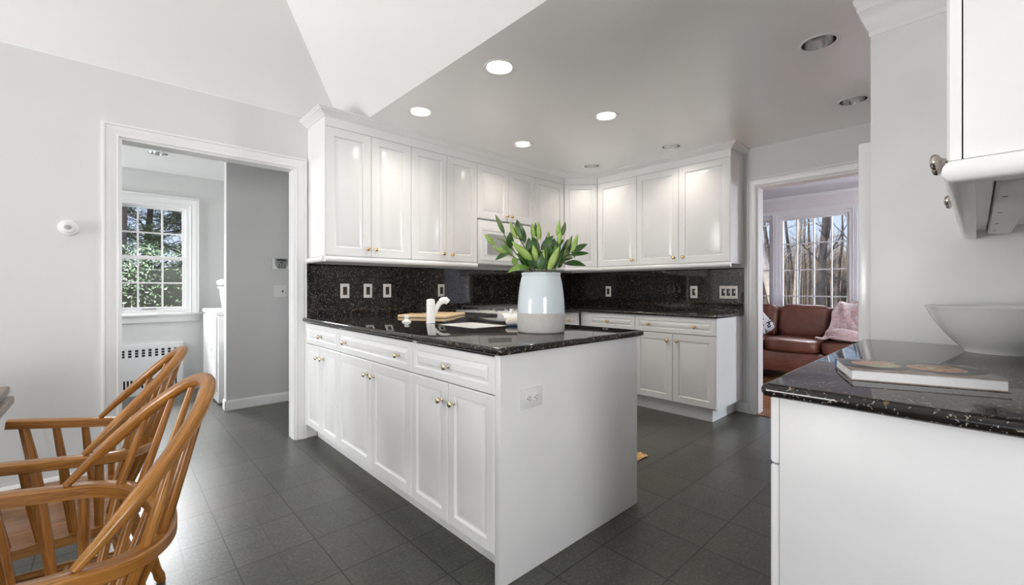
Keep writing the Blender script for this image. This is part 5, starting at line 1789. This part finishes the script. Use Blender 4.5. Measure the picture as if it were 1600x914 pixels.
def windsor(label, X, Y, rotz):
    """bow-back armchair; built facing -X with the bow feet on the line x = 0, then turned by rotz"""
    t = Thing('windsor_armchair', label, 'chair', (X, Y, 0), rotz, 'windsor armchairs at the dining table')
    R = Matrix.Translation((X, Y, 0)) @ Matrix.Rotation(rotz, 4, 'Z')
    t.inv = Matrix.Identity(4)           # parts are built in the chair's own coordinates
    # saddle seat
    sx0, sx1 = -0.335, 0.120
    bm = bmesh.new()
    n, m = 26, 26
    grid = {}
    for k in (0, 1):
        for i in range(n + 1):
            for j in range(m + 1):
                s, q = i / n, j / m * 2 - 1
                x = sx0 + (sx1 - sx0) * s
                hw_ = 0.262 - 0.045 * max(0, s - 0.35) ** 1.3 - (0.10 * max(0, (s - 0.80) / 0.20) ** 2.2) - (0.030 * max(0, (0.10 - s) / 0.10) ** 2)
                y = q * hw_
                d = 0.014 * (1 - q * q) * sin(PI * min(1, s * 1.05)) * (0.75 + 0.25 * cos(2 * PI * q))
                z = 0.452 - d if k else 0.414 + 0.012 * q * q
                grid[(i, j, k)] = bm.verts.new((x, y, z))
    for i in range(n):
        for j in range(m):
            bm.faces.new([grid[(i, j, 1)], grid[(i + 1, j, 1)], grid[(i + 1, j + 1, 1)], grid[(i, j + 1, 1)]])
            bm.faces.new([grid[(i, j + 1, 0)], grid[(i + 1, j + 1, 0)], grid[(i + 1, j, 0)], grid[(i, j, 0)]])
    for i in range(n):
        for j in (0, m):
            bm.faces.new([grid[(i, j, 0)], grid[(i + 1, j, 0)], grid[(i + 1, j, 1)], grid[(i, j, 1)]])
    for j in range(m):
        for i in (0, n):
            bm.faces.new([grid[(i, j, 0)], grid[(i, j + 1, 0)], grid[(i, j + 1, 1)], grid[(i, j, 1)]])
    part(t, 'seat', MB().add_bm(bm), 'oak_x', smooth=45)
    # arm rail: one bent U
    AH = 0.232
    AD = 0.150

    def rail_z(x):
        return 0.648 - 0.135 * x

    def rail_pt(s):
        """s in [-1.5, 1.5]; |s| > 1 runs along the arms"""
        if abs(s) <= 1:
            a = s * PI / 2
            x = AD * abs(cos(a)) ** 0.85
            y = AH * math.copysign(abs(sin(a)) ** 0.9, a)
        else:
            x = -(abs(s) - 1) * 0.46
            y = math.copysign(AH + 0.045 * (abs(s) - 1), s)
        return Vector((x, y, rail_z(x)))
    ss = [-1.5 + 3.0 * k / 60 for k in range(61)]
    pts = [rail_pt(s) for s in ss]
    pr = [(-0.019, -0.014), (-0.019, 0.011), (-0.015, 0.014), (0.016, 0.014), (0.020, 0.011), (0.020, -0.011), (0.016, -0.014)]
    # section swept along the bent rail
    v, f, gr = [], [], []
    run = 0.0
    K = len(pr)
    for i, p in enumerate(pts):
        T = (pts[min(i + 1, 60)] - pts[max(i - 1, 0)]).normalized()
        S = T.cross(Vector((0, 0, 1))).normalized()
        N = S.cross(T)
        for a, b_ in pr:
            v.append(p + S * a + N * b_)
            gr.append((run, a, b_))
        run += (pts[min(i + 1, 60)] - p).length
    for i in range(60):
        for k in range(K):
            k2 = (k + 1) % K
            f.append((i * K + k, i * K + k2, (i + 1) * K + k2, (i + 1) * K + k))
    f += [tuple(range(K)), tuple(range(60 * K, 61 * K))]
    part(t, 'arm_rail', MB().add(v, f, gr), 'oak', smooth=40)
    # the bow: a hoop standing on the arms and leaning back
    top_ = Vector((0.232, 0, 0.915))
    ft = Vector((0.0, 0, rail_z(0) + 0.016))
    LV = top_ - ft

    def bow_pt(a):
        sa = max(0.0, sin(a))
        return ft + LV * (sa ** 0.92) + Vector((0, AH * 0.985 * cos(a), 0))
    bp = [bow_pt(PI * k / 48) for k in range(49)]
    rr = [0.0165 * min(1, 0.55 + 0.45 * min(k, 48 - k) / 5) for k in range(49)]
    part(t, 'bow', MB().tube(bp, rr, 14, squash=(1.05, 0.88, tuple(LV))), 'oak', smooth=60)
    # back spindles from the seat through the rail to the bow
    for k in range(-3, 4):
        q = k / 3
        a = PI / 2 - q * 0.92
        e = bow_pt(a)
        r_ = rail_pt(q * 0.62)
        b0 = Vector((0.075 - 0.03 * q * q, q * 0.135, 0.44))
        b0 = r_ + (r_ - e) * ((r_.z - 0.44) / (e.z - r_.z)) if False else b0
        part(t, 'spindle', MB().tube([b0, (b0 + r_) / 2, r_, (r_ + e) / 2, e], [0.0085, 0.0105, 0.0100, 0.0088, 0.0070], 10), 'oak_v', smooth=60)
    # spindles and posts under the arms
    for sgn in (-1, 1):
        for sv, bx_, rad in ((1.42, -0.150, 0.0135), (1.25, -0.085, 0.0105), (1.09, -0.022, 0.0105), (0.90, 0.030, 0.0105)):
            tp = rail_pt(sgn * sv)
            tp.z -= 0.008
            bt = Vector((bx_, sgn * 0.222, 0.442))
            nm = 'arm_post' if sv > 1.4 else 'arm_spindle'
            part(t, nm, MB().tube([bt, (bt + tp) / 2, tp], [rad * 0.9, rad * 1.15, rad * 0.95], 10), 'oak_v', smooth=60)
    # splayed legs and H stretcher
    L = []
    for (tx, ty, bx_, by_) in ((-0.25, 0.185, -0.315, 0.245), (-0.25, -0.185, -0.315, -0.245), (0.055, 0.13, 0.175, 0.205), (0.055, -0.13, 0.175, -0.205)):
        tp, bt = Vector((tx, ty, 0.4145)), Vector((bx_, by_, 0.0))
        hs = [0, 0.06, 0.12, 0.3, 0.42, 0.46, 0.5, 0.75, 0.95, 1.0]
        rs = [0.013, 0.018, 0.015, 0.022, 0.019, 0.015, 0.019, 0.022, 0.017, 0.015]
        part(t, 'leg', MB().tube([bt + (tp - bt) * h for h in hs], rs, 14), 'oak_v', smooth=60)
        L.append((bt, tp))
    mids = []
    for i in (0, 1):
        a, b_ = L[i], L[i + 2]
        p = a[0] + (a[1] - a[0]) * 0.40
        q = b_[0] + (b_[1] - b_[0]) * 0.40
        part(t, 'stretcher', MB().tube([p, p.lerp(q, 0.3), p.lerp(q, 0.5), p.lerp(q, 0.7), q], [0.009, 0.013, 0.016, 0.013, 0.009], 12), 'oak_x', smooth=60)
        mids.append(p.lerp(q, 0.5))
    p, q = mids
    part(t, 'stretcher', MB().tube([p, p.lerp(q, 0.3), p.lerp(q, 0.5), p.lerp(q, 0.7), q], [0.009, 0.012, 0.014, 0.012, 0.009], 12), 'oak', smooth=60)
    return t


ch = windsor('golden oak bow-back windsor armchair nearest the camera', -0.063, 1.263, math.radians(4.3))
c2 = copy_tree(ch.o)
c2.location = (-0.043, 1.963, 0)
c2.rotation_euler = (0, 0, math.radians(-3.4))
c2['label'] = 'golden oak bow-back windsor armchair beyond the nearest one, by the laundry doorway'

# ------------------------------------------------------------------ living room: sofa, pillow, throw
t = Thing('sofa', 'brown leather sofa under the living room windows', 'sofa', (6.45, 1.54, 0))
part(t, 'base', cushion(6.46, 1.54, 0.235, 0.92, 2.06, 0.26, 1.6, 14, 10, 0.006, 1), 'leather', smooth=60)
part(t, 'back_frame', cushion(6.83, 1.54, 0.55, 0.20, 2.02, 0.66, 1.4, 14, 8, 0.006, 5), 'leather', smooth=60)
for k, (y0, y1) in enumerate(((0.66, 1.245), (1.255, 1.838), (1.848, 2.42))):
    part(t, 'seat_cushion', cushion(6.325, (y0 + y1) / 2, 0.435, 0.70, y1 - y0, 0.165, 0.75, 16, 6, 0.008, k * 3), 'leather', smooth=60)
for k, (y0, y1) in enumerate(((0.66, 1.235), (1.250, 1.815), (1.83, 2.42))):
    cb = cushion(0, 0, 0, 0.24, y1 - y0, 0.44, 0.9, 16, 5, 0.014, k * 5 + 2)
    Rb = Matrix.Translation((6.655, (y0 + y1) / 2, 0.695)) @ Matrix.Rotation(math.radians(12), 4, 'Y')
    cb.v = [tuple(Rb @ Vector(p)) for p in cb.v]
    part(t, 'back_cushion', cb, 'leather', smooth=60)
for y in (0.545, 2.535):
    part(t, 'arm', cushion(6.44, y, 0.385, 0.94, 0.215, 0.55, 1.1, 14, 6, 0.006, y), 'leather', smooth=60)
for (x, y) in ((6.08, 0.52), (6.08, 2.56), (6.84, 0.52), (6.84, 2.56)):
    part(t, 'foot', MB().lathe([(0.025, 0.0), (0.035, 0.05), (0.035, 0.107)], (x, y, -0.0035), sides=16), 'bark_dark')
pc = cushion(0, 0, 0, 0.34, 0.34, 0.12, 0.35, 14, 5, 0.004, 2)
Rp = Matrix.Translation((6.36, 2.02, 0.655)) @ Matrix.Rotation(math.radians(20), 4, 'Z') @ Matrix.Rotation(math.radians(-62), 4, 'Y') @ Matrix.Rotation(math.radians(35), 4, 'Z')
pc.v = [tuple(Rp @ Vector(p)) for p in pc.v]
single('throw_pillow', pc, 'pillow', 'black and white patterned pillow on the left of the leather sofa', 'pillow', loc=(6.37, 1.955, 0.55), smooth=60)

# pink throw: hangs from the top of the right back cushion down onto the seat
v, f = [], []
nu_, nv_ = 34, 26
prof_ = [(6.80, 0.90), (6.70, 0.955), (6.58, 0.935), (6.50, 0.85), (6.455, 0.72), (6.43, 0.60), (6.36, 0.560), (6.20, 0.565), (6.06, 0.555)]
for i in range(nu_ + 1):
    s = i / nu_ * (len(prof_) - 1)
    k = min(int(s), len(prof_) - 2)
    fr_ = s - k
    x = prof_[k][0] * (1 - fr_) + prof_[k + 1][0] * fr_
    z = prof_[k][1] * (1 - fr_) + prof_[k + 1][1] * fr_
    for j in range(nv_ + 1):
        q = j / nv_
        spread = 0.12 + 0.13 * i / nu_
        y = 0.98 + (q - 0.5) * 2 * (spread + 0.05)
        w_ = 0.018 * sin(q * 13 + i * 0.35) + 0.03 * mnoise.noise(Vector((x * 6, y * 6, z * 6)))
        v.append((x - abs(w_) - 0.02, y + 0.01 * sin(i * 0.6), z + w_ * 0.7 + 0.012))
for i in range(nu_):
    for j in range(nv_):
        a = i * (nv_ + 1) + j
        f.append((a, a + 1, a + nv_ + 2, a + nv_ + 1))
tb = MB().add(v, f)
tmp = bpy.data.meshes.new('tmp')
tmp.from_pydata(tb.v, [], tb.f)
bm = bmesh.new()
bm.from_mesh(tmp)
bpy.data.meshes.remove(tmp)
bmesh.ops.recalc_face_normals(bm, faces=bm.faces[:])
bmesh.ops.solidify(bm, geom=bm.faces[:], thickness=0.018)
mb = MB().add_bm(bm)
roll = cushion(6.16, 1.04, 0.600, 0.17, 0.36, 0.13, 0.7, 12, 3, 0.02, 8)
mb.add(roll.v, roll.f)
single('throw_blanket', mb, 'throw', 'pink plush throw draped over the right end of the leather sofa', 'blanket', loc=(6.4, 1.0, 0.52), smooth=60)

# ------------------------------------------------------------------ outdoors
struct('ground', MB().box(-60, 90, -60, 90, -0.9, -0.6), 'leafmulch', smooth=0)


def tree(label, name, group, base, h, r, seed, bark, levels=3, lean=(0, 0), needles=None, nb=9, cat='tree', reach=1.0):
    rg = random.Random(seed)
    t = Thing(name, label, cat, base, 0, group)
    trunk, br = MB(), MB()
    leaf = MB()

    def limb(p, d, ln, rad, lev, mb):
        n = 7 if lev == 0 else 5
        pts, rads = [Vector(p)], [rad]
        dd = Vector(d)
        for k in range(n):
            dd = (dd + Vector((rg.uniform(-1, 1), rg.uniform(-1, 1), rg.uniform(-0.4, 0.7))) * (0.07 if lev == 0 else 0.22)).normalized()
            pts.append(pts[-1] + dd * (ln / n))
            rads.append(rad * (1 - 0.85 * (k + 1) / n))
        mb.tube(pts, rads, 7 if lev == 0 else (5 if lev == 1 else 3), cap=False)
        if lev < levels:
            cnt = nb if lev == 0 else (5 if lev == 1 else 4)
            for _ in range(cnt):
                s = rg.uniform(0.22 if lev == 0 else 0.15, 0.97)
                k = min(int(s * n), n - 1)
                q = pts[k].lerp(pts[k + 1], s * n - k)
                an = rg.uniform(0, 2 * PI)
                up_ = rg.uniform(0.25, 1.0) if needles is None else rg.uniform(-0.15, 0.45)
                nd_ = Vector((cos(an), sin(an), up_)).normalized()
                if lev > 0:
                    nd_ = (nd_ + dd * 0.9).normalized()
                limb(q, nd_, ln * (rg.uniform(0.11, 0.22) if lev == 0 and needles is None else rg.uniform(0.18, 0.30) if lev == 0 else rg.uniform(0.30, 0.55)) * (1.1 - 0.4 * s) * (reach if lev == 0 else 1), rads[k] * (rg.uniform(0.25, 0.42) if lev == 0 else rg.uniform(0.4, 0.6)), lev + 1, br)
        if needles and lev >= 1:
            for _ in range(needles):
                k = rg.randrange(1, len(pts))
                q = pts[k] + Vector((rg.uniform(-1, 1), rg.uniform(-1, 1), rg.uniform(-1, 1))) * 0.14
                for _k in range(7):
                    a = Vector((rg.uniform(-1, 1), rg.uniform(-1, 1), rg.uniform(-0.6, 0.6))).normalized() * rg.uniform(0.07, 0.16)
                    b_ = Vector((rg.uniform(-1, 1), rg.uniform(-1, 1), rg.uniform(-1, 1))).normalized() * 0.009
                    leaf.add([q, q + a * 0.5 + b_, q + a, q + a * 0.5 - b_], [(0, 1, 2, 3)])
    limb(base, Vector((lean[0], lean[1], 1)).normalized(), h, r, 0, trunk)
    part(t, 'trunk', trunk, bark, smooth=60)
    part(t, 'branches', br, bark, smooth=60)
    if needles:
        tag(part(t, 'foliage', leaf, 'needles', smooth=0), kind='stuff')
    return t


rt = random.Random(11)
LVT = 'bare winter tree in the woods beyond the living room window'
# nearer individual trees seen through the living room window, then the wood behind them
near = [(11.5, 3.05, 9, 0.13, 'bark_pale', (0.02, 0.10), 'pale bare trunk nearest the left pane of the living room window'),
        (12.3, 2.65, 10, 0.10, 'bark_dark', (0.02, -0.03), 'dark bare trunk beside the pale one in the left of the living room window'),
        (11.8, 1.95, 9, 0.085, 'bark', (0.0, -0.08), 'dark forked bare tree in the middle of the living room window'),
        (11.2, 1.42, 10, 0.115, 'bark_pale', (0.0, -0.07), 'thick pale bare trunk leaning in the right of the living room window'),
        (13.5, 1.25, 9, 0.10, 'bark', (0.0, 0.05), 'thin grey bare trunk at the right edge of the living room window')]
for i, (x, y, h, r, bk_, ln, lab) in enumerate(near):
    tree(lab, 'bare_tree', 'bare trees beyond the living room', (x, y, -0.6), h, r, 40 + i, bk_, 3, ln, nb=18, reach=0.62)
spots = [(x, y) for x, y, *_ in near]
tries = 0
while len(spots) < 33 and tries < 6000:
    tries += 1
    x = rt.uniform(14.5, 44)
    y = x * rt.uniform(0.09, 0.37)
    if min(math.hypot(x - a, y - b) for a, b in spots) < 2.7:
        continue
    spots.append((x, y))
    tree(LVT, 'bare_tree', 'bare trees beyond the living room', (x, y, -0.6), rt.uniform(8, 11), rt.uniform(0.08, 0.17), 100 + len(spots), rt.choice(['bark', 'bark', 'bark_pale', 'bark_dark']), 3, (rt.uniform(-0.03, 0.03), rt.uniform(-0.03, 0.03)), nb=11)

M['sapling'] = plain('tan_sapling_bark', (0.36, 0.29, 0.22), 0.9, vary=0.5, vscale=2)
th_ = MB()
for _ in range(2200):
    x = rt.uniform(46, 66)
    y = x * rt.uniform(0.05, 0.42)
    hh = rt.uniform(3.0, 8.0)
    p = Vector((x, y, -0.62))
    lx_, ly_ = rt.uniform(-0.5, 0.5), rt.uniform(-0.5, 0.5)
    th_.tube([p, p + Vector((lx_ * 0.4, ly_ * 0.4, hh * 0.5)), p + Vector((lx_, ly_, hh))], [rt.uniform(0.03, 0.07), 0.03, 0.006], 3, cap=False)
    for _k in range(4):
        q = p + Vector((lx_ * 0.5, ly_ * 0.5, hh * rt.uniform(0.3, 0.8)))
        th_.tube([q, q + Vector((rt.uniform(-0.8, 0.8), rt.uniform(-0.8, 0.8), rt.uniform(0.3, 1.2)))], [0.014, 0.004], 3, cap=False)
tag(single('sapling_thicket', th_, 'sapling', 'tangle of thin tan saplings filling the woods far behind the bare trees', 'undergrowth', smooth=0), kind='stuff')

# pines and a clipped rhododendron hedge outside the laundry window
for i, (x, y, h, r, lab) in enumerate(((0.10, 11.8, 8, 0.10, 'dark pine nearest behind the hedge, left in the laundry window'), (1.45, 13.8, 8, 0.11, 'dark pine behind the hedge at the right of the laundry window'), (0.55, 17.2, 10, 0.12, 'dark pine further back between the other two beyond the laundry window'), (3.2, 18.0, 9, 0.12, 'dark pine far to the right beyond the laundry window'), (-1.6, 15.5, 10, 0.12, 'dark pine far to the left beyond the laundry window'))):
    tree(lab, 'pine_tree', 'pines beyond the laundry', (x, y, -0.6), h, r, 300 + i, 'bark_dark', 2, (0.02, 0.0), needles=18, nb=40, reach=0.8)


def hedge(label, x0, x1, y0, y1, z1, n, seed):
    rg = random.Random(seed)
    t = Thing('rhododendron_bush', label, 'bush', ((x0 + x1) / 2, (y0 + y1) / 2, -0.6))
    cx, cy = (x0 + x1) / 2, (y0 + y1) / 2
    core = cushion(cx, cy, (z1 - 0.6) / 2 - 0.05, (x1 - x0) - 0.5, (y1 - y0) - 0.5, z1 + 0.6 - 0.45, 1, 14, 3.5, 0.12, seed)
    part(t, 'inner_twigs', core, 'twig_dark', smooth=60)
    lf = MB()
    for _ in range(n):
        a, b_ = rg.uniform(0, 2 * PI), math.asin(rg.uniform(-0.75, 1))
        sgp = lambda q, e: math.copysign(abs(q) ** e, q)
        e = 2 / 3.5
        nx, ny, nz = sgp(cos(b_), e) * sgp(cos(a), e), sgp(cos(b_), e) * sgp(sin(a), e), sgp(sin(b_), e)
        p = Vector((cx + nx * (x1 - x0) / 2, cy + ny * (y1 - y0) / 2, (z1 - 0.6) / 2 + nz * (z1 + 0.6) / 2))
        p += Vector((rg.uniform(-1, 1), rg.uniform(-1, 1), rg.uniform(-1, 1))) * 0.11
        N = (Vector((nx, ny, nz)).normalized() + Vector((rg.uniform(-1, 1), rg.uniform(-1, 1), rg.uniform(-0.4, 1.0))) * 0.8).normalized()
        T = N.orthogonal().normalized()
        T = (Matrix.Rotation(rg.uniform(0, 6.28), 3, N) @ T)
        S = N.cross(T)
        l_, w_ = rg.uniform(0.04, 0.065), rg.uniform(0.009, 0.014)
        lf.add([p - T * l_ * 0.5, p + S * w_ + N * 0.006, p + T * l_ * 0.5, p - S * w_ + N * 0.006], [(0, 1, 2), (0, 2, 3)])
    tag(part(t, 'foliage', lf, 'rhodo', smooth=0), kind='stuff')
    return t


hedge('dark glossy rhododendron hedge close outside the laundry window', -0.9, 2.3, 7.75, 8.95, 1.72, 30000, 5)
